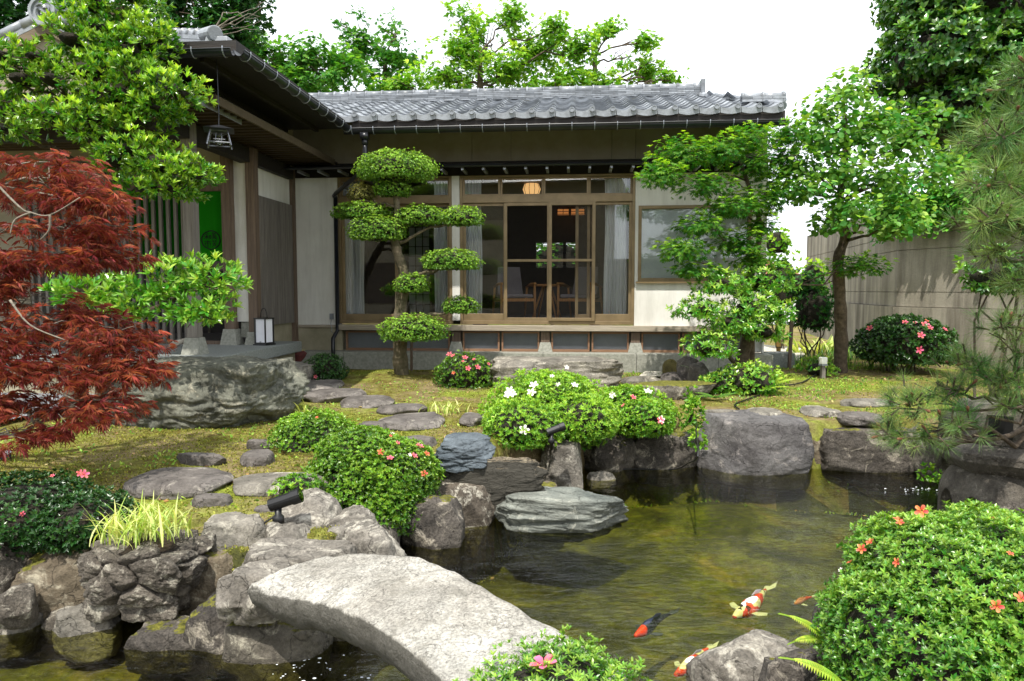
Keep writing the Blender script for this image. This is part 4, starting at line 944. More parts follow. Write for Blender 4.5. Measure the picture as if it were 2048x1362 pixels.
M['r_plant'] = rockmat('lichened_mortared_stone', '#565049', '#8f877c', '#c9c3b2', .55, .05, .8, scale=1.8)
M['mortar'] = rockmat('old_mortar', '#665b4c', '#948873', '#a79f8b', .5, .3, .4)
G1 = 'stepping stones across the moss'
ST = [  # x0,y0,x1,y1, label
 (585,757,676,784,'small brown stepping stone next to the round bush by the porch, first of the path'),
 (596,774,726,804,'long low stepping stone just in front of the first one by the porch'),
 (678,789,781,816,'rounded rectangular stepping stone, third from the porch'),
 (752,806,850,828,'narrow flat stepping stone right behind the big triangular one'),
 (752,821,884,861,'large triangular stepping stone in the middle of the moss'),
 (714,842,768,864,'small stepping stone half hidden behind the clipped azaleas'),
 (920,823,968,853,'rounded stepping stone half under the white flowering azalea'),
 (798,869,868,896,'stepping stone behind the pink flowering azalea, beside the blue slate rock'),
 (488,879,534,899,'small stepping stone at the left foot of the clipped azalea'),
 (474,896,534,934,'round purple grey stepping stone left of the clipped azalea'),
 (342,904,442,929,'thin dark oval stepping stone behind the largest dark slab'),
 (236,930,447,1002,'largest dark slab stepping stone at the left in the shade'),
 (372,984,447,1020,'small dark stepping stone behind the yellow striped grass'),
 (456,941,640,994,'pale broad stepping stone left of the pink flowering azalea')]
for i, (a, b, c, d, L) in enumerate(ST):
    m = M['r_stepg'] if i in (13,) else M['r_step']
    zb = float(gz([PZ((a+c)/2, d, -.02)[:2]])[0])
    rk('stepping_stone', L, a-3, b-1, c+4, d+2, zb, m, 40+i, h=.075 if i not in (1, 11) else .10, bury=.06, cat='stepping stone', group=G1, boxy=.25, top=.62, rough=.07, facets=6, res=20, fr=1., yaw=(i % 5-2)*.06)
ST2 = [(1498,812,1572,839,'low stone set in the grass behind the violet boulder'), (1612,808,1690,836,'flat pale stone set in the grass right of the low one'),
 (1690,794,1800,816,'long flat grey stone in the grass below the pine branch'), (1680,821,1775,846,'dark flat stone under the pine tips behind the pitted rock'), (1403,820,1480,833,'thin flat stone edge in the grass behind the top of the violet boulder')]
for i, (a, b, c, d, L) in enumerate(ST2):
    rk('flat_stone', L, a, b, c, d, 0, M['r_step'] if i == 3 else M['r_stepg'], 60+i, h=.06, bury=.06, cat='flat stone', group='flat stones in the grass', boxy=.2, top=.6, rough=.08, facets=6, res=18)
rk('boulder', 'huge grey green rounded boulder below the porch behind the red maple', 205, 716, 603, 884, -.10, M['r_big'], 7, d=1.45, bury=.15, boxy=.42, top=.72, rough=.10, facets=7, res=56, cat='boulder', fr=1.2, fine=.05, yaw=-.12)
rk('boulder', 'flat topped step boulder between the huge boulder and the round bush', 520, 727, 628, 778, 0, M['r_stepg'], 8, d=.75, boxy=.6, top=.55, rough=.06, res=24, cat='boulder')
for k, (a, b, c, d, sd) in enumerate(((548,735,560,752,3),)): pass
rk('rock', 'long low grey step rock lying in front of the glass doors', 975, 715, 1250, 779, 0, M['r_stepg'], 9, d=.75, boxy=.62, top=.5, rough=.07, res=36, facets=8, strata=(1, 1, 2.5))
rk('rock', 'small mossy egg shaped stone standing upright near the foundation', 1327, 718, 1360, 752, .02, rockmat('mossy_upright', '#5a5230', '#8f8450', None, 0, .3, .4, wet=False), 10, d=.22, boxy=.1, facets=2, rough=.04, res=14)
rk('rock', 'flat mossy rock in front of the upright stone behind the white azalea', 1250, 765, 1438, 800, 0, M['r_moss'], 11, d=.55, boxy=.4, top=.45, rough=.08, res=26)
rk('rock', 'low grey rock under the upright stone', 1243, 752, 1330, 768, .0, M['r_stepg'], 12, d=.35, boxy=.4, res=16); rk('rock', 'small brown rock right under the upright mossy stone', 1322, 744, 1385, 768, .0, M['r_step'], 13, d=.35, boxy=.3, res=16)
rk('rock', 'slanting grey rock against the root of the clipped tree by the house', 1358, 712, 1400, 768, 0, M['r_step'], 14, d=.4, boxy=.2, res=18, yaw=.3); rk('rock', 'grey rock under the cast iron plant leaves', 1378, 724, 1425, 775, 0, M['r_step'], 15, d=.4, boxy=.2, res=18)
rk('rock', 'little round stone beside the flat mossy rock', 1398, 768, 1426, 788, 0, M['r_stepg'], 16, d=.18, boxy=.1, res=10)
# pond edge
rk('rock', 'round brown grey rock carrying the black spotlight', 532, 984, 702, 1098, -.2, M['r_grey'], 20, d=.6, bury=.5, boxy=.3, rough=.08, res=36, yaw=.1, facets=7)
rk('rock', 'broad cracked flat rock behind the left end of the stone bridge', 470, 1064, 706, 1142, -.07, M['r_grey'], 21, h=.06, bury=.22, boxy=.35, top=.5, rough=.07, res=36, cells=3, groove=.10)
rk('rock', 'cracked grey rock touching the left end of the stone bridge', 418, 1108, 566, 1196, -.1, M['r_grey'], 22, h=.08, bury=.17, boxy=.4, top=.6, rough=.09, res=32, cells=4, groove=.10)
rk('rock', 'blocky rock with white lichen patches at the pond edge right of the pink azalea', 838, 958, 995, 1062, WZ, rockmat('white_patched_rock', '#48413a', '#857b6e', '#d3cdbd', .75, .0, .6, scale=1.5), 23, d=.62, bury=.3, boxy=.65, top=.75, rough=.08, res=36)
rk('rock', 'wide flat blue green slab rock jutting into the pond', 985, 962, 1266, 1070, WZ+.0, M['r_green'], 24, h=.22, bury=.14, boxy=.25, top=.55, rough=.08, res=48, facets=10, strata=(1, 1, 4), tilt=(-.05, .03))
rk('rock', 'blue slate rock lying between the two clipped azaleas', 868, 872, 992, 926, 0, M['r_slate'], 25, d=.55, boxy=.35, rough=.12, res=34, facets=12, strata=(1, 1, 2.5))
rk('rock', 'rough flat layered rock behind the white patched rock', 868, 912, 1100, 972, -.18, rockmat('rough_layered', '#574c3c', '#a3967f', '#c8bda2', .5, .2, .8, (1, 1, 3), 1.4), 26, h=.20, bury=.2, boxy=.45, top=.5, rough=.12, res=40, strata=(1, 1, 3), fine=.05)
rk('rock', 'upright grey post stone by the pond carrying a second spotlight', 1082, 884, 1168, 968, WZ+.05, M['r_grey'], 27, d=.34, bury=.2, boxy=.75, top=.8, rough=.05, res=26, facets=5)
rk('rock', 'low concrete coloured ledge between the flat rocks', 985, 958, 1120, 1000, -.40, M['mortar'], 28, h=.10, bury=.2, boxy=.5, top=.5, rough=.05, res=20)
rk('rock', 'dark rock under the right part of the white azalea', 1160, 845, 1275, 945, WZ, M['r_dark'], 29, d=.5, bury=.2, boxy=.4, res=26)
rk('rock', 'pond edge rock with a black cable running down it', 1262, 858, 1400, 940, WZ, M['r_dark'], 30, d=.5, bury=.2, boxy=.5, rough=.1, res=30, top=.8)
rk('boulder', 'large smooth violet grey boulder with a moss patch at the far pond edge', 1391, 829, 1628, 952, WZ, M['r_purple'], 31, d=.85, bury=.25, boxy=.48, top=.8, rough=.045, res=48, facets=6, cat='boulder', fr=1.)
rk('boulder', 'dark pitted boulder at the far pond edge below the pine', 1622, 846, 1870, 946, WZ, M['r_dark'], 32, d=.8, bury=.25, boxy=.62, top=.78, rough=.06, res=44, facets=6, cat='boulder')
rk('rock', 'narrow pale mortar block wedged between the two big boulders', 1596, 868, 1652, 938, WZ, M['mortar'], 33, d=.3, bury=.2, boxy=.5, res=16)
rk('rock', 'pale sliver of rock breaking the water behind the flat slab', 1176, 943, 1236, 962, WZ+.0, M['r_stepg'], 34, d=.16, bury=.12, boxy=.2, res=16)
rk('rock', 'mossy rock at the right pond end beside the stone lantern', 1835, 850, 1930, 960, WZ, M['r_moss'], 35, d=.6, bury=.2, boxy=.4, res=24)
rk('rock', 'small grey stone behind the lantern foot in the pine shade', 1905, 820, 2040, 905, -.1, M['r_dark'], 36, d=.6, bury=.1, boxy=.4, res=24)
rk('rock', 'lichened foreground rock at the bottom edge beside the big azalea', 1396, 1272, 1665, 1420, WZ, M['r_grey'], 37, d=.42, bury=.2, boxy=.3, rough=.09, res=44, facets=7, fine=.03)
rk('rock', 'mossy lichened rock standing in the water under the stone bridge', 426, 1203, 650, 1334, WZ, M['r_moss'], 38, d=.42, bury=.25, boxy=.38, rough=.09, res=40, tilt=(.0, .18))
rk('rock', 'flat wet rock in the water in front of the planted rock', 232, 1252, 392, 1304, WZ-.0, M['r_dark'], 39, d=.24, bury=.14, boxy=.6, top=.55, res=24)
rk('rock', 'added dark rock standing in for the shadow below the pink azalea', 700, 1010, 860, 1066, WZ, M['r_dark'], 70, d=.55, bury=.2, boxy=.4, res=22)  # added rock, its dark tone replaces the bare shadow under the bush
rk('rock', 'low shore rock under the planted rock, right side', 400, 1196, 462, 1300, WZ, M['r_dark'], 71, d=.35, bury=.2, boxy=.4, res=20)
rk('rock', 'pale stepping rock between the striped grass and the spotlight', 386, 1014, 536, 1092, -.11, M['r_stepg'], 72, h=.12, bury=.3, boxy=.3, top=.6, rough=.08, res=30)
rk('rock', 'little rock between the pale stepping rock and the spotlight', 496, 1010, 556, 1038, -.1, M['r_step'], 73, h=.08, bury=.1, boxy=.3, res=16)
for (x, y, sx_, sy_, h_, yw, m_, sd, lb) in (
        (-3.75, 3.86, 1.15, .62, .58, .1, 'mortar', 741, 'brown earthy rock of the left bank at the frame edge'), (-2.95, 3.84, .85, .60, .60, -.15, 'r_plant', 742, 'lichened grey brown rock in the middle of the left bank'),
        (-2.38, 3.80, .62, .52, .56, .2, 'mortar', 743, 'brown rock of the left bank beside the planted rock'), (-1.62, 3.78, .5, .40, .55, .0, 'mortar', 744, 'rock behind the right side of the planted rock'),
        (-2.62, 3.52, .42, .24, .33, .1, 'r_grey', 745, 'low grey waterline stone below the left bank'), (-3.12, 3.50, .55, .22, .31, -.1, 'r_grey', 746, 'long low waterline stone at the left edge below the bank'), (-2.16, 3.50, .32, .2, .30, .3, 'r_stepg', 747, 'pale small waterline stone left of the planted rock')):
    rock('rock', lb, (x, y, WZ-.18), (sx_, sy_, h_), M[m_], sd, yaw=yw, tilt=(-.18, 0), cat='rock', boxy=.45, rough=.10, res=34, facets=8, fine=.04)
rk('rock', 'pale lichen covered stone set in the brown bank at the left edge', -30, 1170, 40, 1235, -.32, M['r_plant'], 75, d=.2, bury=.1, boxy=.2, res=18)
rk('rock', 'pale low stone at the water line left of the planted rock', 60, 1215, 190, 1262, WZ, M['r_plant'], 76, d=.2, bury=.1, boxy=.4, res=20)
rock('rock', 'dark support stone under the cracked rocks at the left bridge end', (-1.08, 3.5, WZ-.2), (.62, .36, .46), M['r_dark'], 88, boxy=.4, res=22)
rock('rock', 'dark shaded stone between the planted rock and the bridge', (-1.42, 3.42, WZ-.2), (.34, .4, .42), M['r_dark'], 89, boxy=.4, res=22)
for (x, y, sx_, lb, sd) in ((-.98, 4.12, .42, 'dark shaded shore rock behind the middle of the stone bridge', 85), (-1.28, 3.85, .4, 'dark rock below the black spotlight, behind the cracked flat rock', 86), (-.84, 3.86, .5, 'mossy dark rock at the bank corner just behind the top of the bridge arch', 87)):
    rock('rock', lb, (x, y, WZ-.2), (sx_, .4, .63), M['r_grey'], sd, boxy=.4, res=22)
# rock planter: mortared stones around a bowl of earth
pb = PZ(292, 1262, WZ+.06); pY = pb[1]+.04
plr = thing('rock_planter', 'knobbly mortared rock planter above the water holding yellow striped grass', 'planter', (PY(292, 1180, pY+.2)[0], pY+.22, WZ), 0)
v, F = rock_shape(80, 64, .72, 4, .05, .93, .8, 1.3, None, 34, .24, .05); tpr = .72+.28*np.clip((v[:, 2]+.5)*1.3, 0, 1); v[:, 0] *= tpr; v[:, 1] *= tpr
sx = (424-160)/FPX*(pY+.2); sz = PY(292, 1092, pY+.12)[2]-WZ-.02
npmesh('stonework', v*np.array((sx, .52, sz))+np.array((0, 0, sz/2+.03)), F, M['r_plant'], plr, True)
mb = MB(); mb.lathe([(.19, sz-.01), (.1, sz+.012), (.02, sz+.02)], n=20)
for q in mb.v: q[:, 1] *= .75
mb.build('soil', plain('soil', '#3a2c1c', .95, '#231a10', 20, bump=.01), plr, True)
# cover rocks with a hidden shore course (real stones below the azaleas)
for i, (x, y, s) in enumerate(((-.86, 3.95, .3), (-.55, 4.75, .35), (-.95, 4.5, .35), (1.15, 2.65, .3), (1.6, 3.2, .32), (2.1, 3.85, .34), (2.9, 4.3, .36), (3.4, 4.6, .35), (.75, 2.35, .28))):
    rock('shore_stone', ['dark shore stone in the shade beneath the pink azalea', 'dark shore stone in the shadow behind the bridge', 'dark shore stone between the spotlight rock and the pink azalea', 'shore stone beside the lichened foreground rock', 'shore stone at the left foot of the big foreground azalea', 'shore stone under the big foreground azalea', 'shore stone behind the big foreground azalea', 'shore stone in front of the stone lantern', 'shore stone at the near end of the bridge'][i],
         (x, y, WZ-.2), (s*1.3, s, .52), M['r_dark'], 90+i, cat='rock', boxy=.4, res=18)

# ------------------------------------------------------------------ stone bridge
far = [(505,1166,-.02),(560,1140,.015),(630,1118,.05),(700,1109,.075),(770,1109,.09),(840,1118,.10),(900,1141,.105),(960,1172,.10),(1050,1225,.09),(1120,1264,.07),(1190,1306,.04),(1255,1352,.0)]
near = [(505,1182,-.04),(545,1192,-.03),(590,1198,-.01),(640,1207,.01),(690,1222,.03),(740,1246,.045),(790,1278,.055),(840,1318,.06),(900,1372,.055),(960,1440,.04),(1030,1520,.01),(1100,1600,-.03)]
Fp = poly([PZ(*p) for p in far], 6); Np = poly([PZ(*p) for p in near], 6); n = len(Fp); K = 22; V = []
for i in range(n):
    a, b = Fp[i], Np[i]; e = min(i, 8)/8.; th = .075+.075*min(1, i/12.); g = th*(1 if True else e)
    top = [a+(b-a)*t+np.array((0, 0, .012*math.sin(t*math.pi))) for t in np.linspace(0, 1, K)]
    dn = np.array((0, 0, -1.)); side = nrm((b-a)*np.array((1, 1, 0)))
    nr = [b+side*.012*math.sin(t*math.pi)+dn*g*t-side*.05*t*t for t in np.linspace(0, 1, 10)[1:]]
    bot = [nr[-1]+(a+dn*g-nr[-1])*t for t in np.linspace(0, 1, 8)[1:-1]]; fs = [a+dn*g*(1-t)-side*.01 for t in np.linspace(0, 1, 6)[:-1]]
    V += top+nr+bot+fs
V = np.array(V); m_ = len(V)//n
F = [(i*m_+j, i*m_+(j+1) % m_, (i+1)*m_+(j+1) % m_, (i+1)*m_+j) for i in range(n-1) for j in range(m_)]
c0, c1 = V[:m_].mean(0), V[-m_:].mean(0); V = np.concatenate((V, [c0-np.array((.02, 0, 0)), c1])); T_ = [(n*m_, (j+1) % m_, j) for j in range(m_)]+[(n*m_+1, (n-1)*m_+j, (n-1)*m_+(j+1) % m_) for j in range(m_)]
cen = V.mean(0); V = V+np.column_stack([fbm(V*9+k*11, 3)*.013 for k in range(3)])+np.column_stack((np.zeros(len(V)), np.zeros(len(V)), fbm(V*34, 3)*.006))
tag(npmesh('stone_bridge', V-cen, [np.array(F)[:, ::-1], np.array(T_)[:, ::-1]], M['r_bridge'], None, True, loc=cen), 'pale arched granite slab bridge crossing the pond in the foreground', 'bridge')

# ------------------------------------------------------------------ lights, lantern, posts, wires
def spotlight(loc, rz, label, s=1.):
    t = thing('garden_spotlight', label, 'spotlight', loc, rz, 'black garden spotlights')
    mb = MB(); mb.lathe([(.016*s, -.06*s), (.02*s, 0), (.034*s, .01*s), (.034*s, .05*s), (.02*s, .06*s), (.022*s, .10*s)], n=16); mb.build('stand', M['black'], t, True)
    mb = MB(); d = np.array((math.cos(.33), 0, math.sin(.33))); c = np.array((-.02, 0, .125))*s
    mb.tube([c-d*.03*s, c-d*.028*s, c+d*.11*s, c+d*.112*s, c+d*.165*s], [.03*s, .038*s, .038*s, .044*s, .044*s], 18); mb.build('lamp_head', M['black'], t)
    mb = MB(); mb.tube([c+d*.1655*s, c+d*.168*s], .036*s, 16); mb.build('lens', M['glass'], t); return t
p = PZ(557, 1056, -.08); spotlight((p[0], p[1], -.06), .0, 'black spotlight beside the round brown rock at the pond edge', .95)
p = PZ(1112, 884, .05); spotlight((p[0]-.03, p[1]+.12, .01), .2, 'black spotlight lying on top of the upright post stone', .8)
mb = MB(); mb.tube(poly([(p_[0], p_[1], p_[2]+.008) for p_ in (PZ(549, 1036, -.02), PZ(530, 1048, -.05), PZ(515, 1068, -.10), PZ(485, 1082, -.11), PZ(448, 1092, -.12))], 5), .0055, 6)
tag(mb.build('power_cable', M['black']), 'thin black cable running left from the spotlight by the round brown rock', 'cable')
mb = MB(); mb.tube(poly([PZ(1395, 850, .05), PZ(1392, 862, .03), PZ(1388, 905, -.05)-(0, .12, 0), PZ(1372, 922, -.3)-(0, .08, 0), PZ(1345, 936, WZ+.01)-(0, .05, 0), PZ(1270, 938, WZ+.01), PZ(1200, 940, WZ+.01)], 5), .006, 6)
tag(mb.build('power_cable', M['black']), 'black cable hanging over the pond edge rock into the water', 'cable')
mb = MB(); q = [PZ(*a) for a in ((1478, 822), (1470, 812), (1500, 800), (1545, 785), (1572, 775), (1605, 768), (1635, 752))]; mb.tube(poly([(a[0], a[1], float(gz([a[:2]])[0])+.02) for a in q], 5), .009, 6)
tag(mb.build('power_cable', M['black']), 'black cable lying across the moss towards the white garden light', 'cable')
p = PZ(1645, 758); gl_ = thing('bollard_light', 'small garden light with white cube head on a grey stake', 'garden light', (p[0], p[1], 0), .15)
mb = MB(); mb.box(-.03, .03, -.03, .03, -.05, .19, .006); mb.build('stake', M['wood_grey'], gl_); mb = MB(); mb.box(-.045, .045, -.045, .045, .191, .215); mb.build('collar', M['clip'], gl_)
mb = MB(); mb.box(-.042, .042, -.042, .042, .216, .31); mb.build('lamp_head', plain('white_lamp_plastic', '#f4f4f0', .4, '#e8e8e2'), gl_, bevel=.006)
p = PZ(8, 932, -.05); cl = thing('cylinder_light', 'black cylinder garden light with a frosted white lid at the left edge', 'garden light', (p[0], p[1], -.06))
mb = MB(); mb.lathe([(.045, 0), (.048, .005), (.048, .10), (.044, .101)], n=24); mb.build('body', M['black'], cl, True); mb = MB(); mb.lathe([(.05, .1015), (.05, .116), (.03, .12), (.005, .121)], n=24); mb.build('lid', M['white'], cl, True)
# yukimi style lantern at the right edge
p = PZ(2010, 1020, -.38); Yl = 4.75; lc = PY(1996, 960, Yl+.2)
sl2 = thing('stone_lantern', 'old grey stone lantern with arched feet and carved platform at the right pond edge', 'stone lantern', (lc[0], lc[1], WZ-.06), .18)
mg = rockmat('old_lantern_granite', '#57514a', '#8b857b', '#a19a8c', .3, .05, .5, scale=2.5)
# foot block: rounded shell with arched openings
K = 49; th = np.linspace(0, 2*math.pi, K)[:-1]; V = []; rows = [(-.02, .33), (.1, .345), (.2, .345), (.28, .325), (.33, .28), (.35, .2)]
R0 = .34
mb = MB(); nseg = 96; hz_ = .36
ang = np.arange(nseg)*2*math.pi/nseg
def lobed(a): return R0*(1-.06*np.abs(np.cos(a*2))**6)
def opening(a):
    b = ((a+math.pi/4) % (math.pi/2))-math.pi/4; c = ((a) % (math.pi/2))-math.pi/4
    o1 = .0
    q = math.pi/5; k = ((a+2.14) % q); k = min(k, q-k); w_ = .27
    return math.sqrt(max(0, 1-(k/w_)**2))*.24
op = np.array([opening(a) for a in ang]); r = lobed(ang)
prof = np.linspace(0, 1, 12)
for s_ in (0, 1):
    for k, t in enumerate(prof):
        z = op+(hz_-op)*t; rr_ = r*np.where(z/hz_ > .55, 1-.32*((z/hz_-.55)/.45)**2.2, 1)-(.09 if s_ else 0)*(1 if k < 9 else 0)
        if s_ and k > 9: continue
        V.append(np.stack((rr_*np.cos(ang), rr_*np.sin(ang), np.where(s_ == 1, np.minimum(z, hz_-.06), z)), 1))
V = np.concatenate(V); Q = []
for k in range(11): Q += [(k*nseg+j, k*nseg+(j+1) % nseg, (k+1)*nseg+(j+1) % nseg, (k+1)*nseg+j) for j in range(nseg)]
for k in range(9): a = 12+k; Q += [(a*nseg+j, (a+1)*nseg+j, (a+1)*nseg+(j+1) % nseg, a*nseg+(j+1) % nseg) for j in range(nseg)]
Q += [(j, 12*nseg+j, 12*nseg+(j+1) % nseg, (j+1) % nseg) for j in range(nseg)]
V = np.concatenate((V, [(0, 0, hz_)])); T_ = [(11*nseg+j, 11*nseg+(j+1) % nseg, len(V)-1) for j in range(nseg)]
V[:, :2] *= 1.06; V[:, 2] *= 1.5; zt2 = hz_*1.5
npmesh('foot', V, [np.array(Q), np.array(T_)], mg, sl2, True)
def hexa(mb, prof, n=6, rot=0.26): 
    a = np.arange(n)*2*math.pi/n+rot; V = np.concatenate([np.stack((r_*np.cos(a), r_*np.sin(a), np.full(n, z)), 1) for r_, z in prof]+[np.array([(0, 0, prof[0][1]), (0, 0, prof[-1][1])])]); m = len(prof)*n
    mb.add(V, [(i*n+j, i*n+(j+1) % n, (i+1)*n+(j+1) % n, (i+1)*n+j) for i in range(len(prof)-1) for j in range(n)], [(m, (j+1) % n, j) for j in range(n)]+[(m+1, (len(prof)-1)*n+j, (len(prof)-1)*n+(j+1) % n) for j in range(n)])
mb = MB(); hexa(mb, [(.30, zt2-.03), (.34, zt2+.0), (.40, zt2+.06), (.40, zt2+.12), (.36, zt2+.14), (.28, zt2+.17)]); mb.build('platform', mg, sl2, bevel=.006)
for k in range(6):
    mb = MB(); a0 = .26+k*math.pi/3; a1 = a0+math.pi/3; A_, B_ = np.array((math.cos(a0), math.sin(a0)))*.399, np.array((math.cos(a1), math.sin(a1)))*.399
    for q in range(4):
        pts = [A_+(B_-A_)*(.12+.19*(q+t)) for t in np.linspace(0, 1, 7)]; mb.tube([(x*1.003, y*1.003, zt2+.085+.022*math.sin(i/6*math.pi)) for i, (x, y) in enumerate(pts)], .004, 4)
    mb.build('carved_wave', mg, sl2)
mb = MB(); hexa(mb, [(.27, zt2+.171), (.27, zt2+.42), (.25, zt2+.45)])
mb.build('firebox', mg, sl2, bevel=.006)
for k in range(3):
    mb = MB(); a = .26+math.pi/6+(k+3)*math.pi/3; c, s = math.cos(a), math.sin(a); R4 = Matrix.Rotation(a, 4, 'Z'); mb.box(.232, .238, -.07, .07, zt2+.22, zt2+.38, 0, R4); mb.build('window', M['black'], sl2)
# bamboo stake, square stake and stone seat near the far right gap
def stake(px, y0, y1, r, m, label, name, ties=0, square=False, lean=0.):
    b = PZ(px, y1); t_ = PY(px+lean, y0, b[1]); o = thing(name, label, 'stake', (b[0], b[1], 0)); L3 = t_-b; mb = MB()
    if square: mb.add([np.array((x*r, y*r, -.05)) for x, y in ((-1, -1), (1, -1), (1, 1), (-1, 1))]+[L3+np.array((x*r, y*r, 0)) for x, y in ((-1, -1), (1, -1), (1, 1), (-1, 1))], [(0, 3, 2, 1), (4, 5, 6, 7), (0, 1, 5, 4), (1, 2, 6, 5), (2, 3, 7, 6), (3, 0, 4, 7)])
    else:
        ts = np.linspace(0, 1, 22); mb.tube([L3*t for t in ts], [r*(1.13 if i % 5 == 0 else 1) for i in range(22)], 10)
    mb.build('pole', m, o, not square)
    for k in range(ties): mb = MB(); c = L3*(.2+.22*k); mb.tube([c, c+L3*.012], r*1.25, 10); mb.build('tie', M['black'], o)
bam = plain('dry_bamboo', '#b08a4a', .5, '#86683a', 8)
stake(1557, 640, 735, .035, bam, 'tan bamboo stake with black ties beside the clipped tree', 'bamboo_stake', 4); stake(1578, 632, 742, .022, M['wood_post'], 'thin square brown wooden stake right of the bamboo', 'wooden_stake', 0, True, 6)
stake(823, 672, 752, .02, M['wood_post'], 'short wooden stake propping the lowest pad of the topiary tree', 'wooden_stake', 0, False)
stake(768+148, 430, 640, .012, M['wood_post'], 'thin tall cane propping the outer pads of the topiary tree', 'garden_cane')
p = PZ(1575, 742); st_ = MB(); st_.box(-.28, .16, 0, .35, 0, .27, .01); tag(st_.build('stone_block', M['granite_grey'], None, bevel=.01, loc=(p[0], p[1]+.1, 0)), 'square cut grey stone block behind the bamboo stake', 'stone block')
# concrete boundary wall
WC = np.array((7.03, 13.)); dR = np.array((.352, -.936)); dL = np.array((.217, .976))
def cm():
    t = NT('weathered_concrete'); f = t.noise(1.1, 8, .6); s = t.noise(3.2, 7, .65, (1, 1, .10)); c = t.ramp(f, [(.3, rgb('#8b8475')), (.7, rgb('#a9a294'))])
    c = t.mix(.75, c, t.ramp(s, [(.34, rgb('#686054')), (.60, (1, 1, 1, 1))]), 'MULTIPLY')
    c = t.mix(.3, c, t.ramp(t.noise(40, 5, .7), [(.35, .5), (.6, 1.)]), 'MULTIPLY'); t.col(c); t.set(Roughness=.92); t.bump(t.noise(50, 5), .004); return t.m
M['concrete'] = cm(); bw = thing('concrete_wall', 'tall weathered tan concrete boundary wall with horizontal joints behind the plum tree', 'wall', (WC[0], WC[1], 0))
def zat(py): return PY(1792, py, 13.)[2]
zs = [-.2, zat(613), zat(584), zat(501), zat(471), zat(398)]
for dr, L in ((dR, 9.), (dL, 9.)):
    nr_ = np.array((dr[1], -dr[0])); nr_ = nr_ if nr_@np.array((-1., -1.)) > 0 else -nr_; mb = MB()
    for i, (a, b) in enumerate(zip(zs[:-1], zs[1:])):
        off = .05 if i == 0 else 0; q = [(0, 0)+nr_*off, dr*L+nr_*off, dr*L-nr_*.2, -nr_*.2]
        V = [(x, y, z) for z in (a+.006, b-.006) for x, y in q]; mb.add(V, [(0, 3, 2, 1), (4, 5, 6, 7), (0, 1, 5, 4), (1, 2, 6, 5), (2, 3, 7, 6), (3, 0, 4, 7)])
    q = [(0, 0)-nr_*.02, dr*L-nr_*.02, dr*L-nr_*.19, -nr_*.19]; V = [(x, y, z) for z in (zs[0], zs[-1]-.01) for x, y in q]
    mb.add(V, [(0, 3, 2, 1), (4, 5, 6, 7), (0, 1, 5, 4), (1, 2, 6, 5), (2, 3, 7, 6), (3, 0, 4, 7)]); mb.build('wall_panels', M['concrete'], bw)
mb = MB(); a, b = PY(1560, -90, 22), PY(1990, 60, 18); mb.tube(bend(a, b, np.random.RandomState(1), 12, 0, -.02), .012, 5); tag(mb.build('overhead_wire', M['gutter']), 'thin utility wire crossing the sky at the top right', 'wire')
a, b = PZ(1632, 1000), 0
hb = thing('neighbour_roof', 'distant low building with a reddish roof glimpsed in the gap beyond the maple', 'house', (8.2, 26, 0)); mb = MB(); mb.box(-2.2, 2.2, 0, 3, 0, 1.75); mb.build('wall', M['white'], hb)
mb = MB(); mb.add([(-2.4, -.3, 1.75), (2.4, -.3, 1.75), (2.4, 3.2, 1.75), (-2.4, 3.2, 1.75), (-1.6, 1.4, 2.4), (1.6, 1.4, 2.4)], [(0, 1, 5, 4), (2, 3, 4, 5)], [(1, 2, 5), (3, 0, 4)]); mb.build('roof', plain('red_roof', '#9a5a48', .8), hb)
# foam flecks
def foam(label, c, r, n, seed):
    rg = np.random.RandomState(seed); mb = MB(); sv, sf = cubesphere(3)
    for k in range(n):
        p = np.array(c)+rg.normal(size=3)*np.array((r[0], r[1], 0)); p[2] = WZ; q = .002+.004*rg.rand()**2; mb.add(sv*q*np.array((1.6, 1, .35))+p, sf)
    tag(mb.build('foam', plain('foam_white', '#f2f6f8', .3, '#dfe6ea'), None, True), label, 'foam', kind='stuff')
foam('white foam flecks where the stream enters beside the stone lantern', PZ(1835, 978, WZ), (.13, .03), 24, 1); foam('foam bubbles on the dark water below the stone bridge', PZ(610, 1335, WZ), (.12, .06), 40, 2)
# ------------------------------------------------------------------ leaves
M['azalea'] = leafmat('azalea_leaf', '#315a12', '#86b032', .34, .28, .3, .5)
M['azalea_dark'] = leafmat('dark_azalea_leaf', '#1f4018', '#47722a', .34, .2, .3, .5)
M['azalea_fore'] = leafmat('glossy_azalea_leaf', '#40741c', '#9abf4a', .3, .3, .28, .55)
M['azalea_light'] = leafmat('light_azalea_leaf', '#47791c', '#a0c840', .4, .32, .3, .4)
M['topiary'] = leafmat('topiary_leaf', '#48741f', '#a2c84a', .4, .3, .3, .4)
M['dry_topiary'] = leafmat('browned_topiary_leaf', '#6b6a38', '#9a9a5a', .6, .25, .35, .2)
M['broad'] = leafmat('broad_glossy_leaf', '#3a741c', '#acd044', .27, .32, .3, .6)
M['broad2'] = leafmat('broad_fresh_leaf', '#4c8a24', '#bcd85c', .28, .32, .3, .6)
M['redmaple'] = leafmat('red_lace_leaf', '#7c3830', '#cb7a66', .5, .4, .35, .3)
M['maple'] = leafmat('green_maple_leaf', '#346e1c', '#9cc63a', .5, .42, .3, .3)
M['bgmaple'] = leafmat('fresh_maple_leaf', '#5c9428', '#bcdc58', .5, .45, .25, .25)
M['bgdark'] = leafmat('dark_tree_leaf', '#1e4a1c', '#4c8630', .5, .3, .35, .3)
M['bgmid'] = leafmat('mid_tree_leaf', '#3f7a28', '#84b848', .5, .4, .3, .3)
M['round'] = leafmat('round_leaf', '#4c8030', '#a8cc5c', .45, .42, .25, .35)
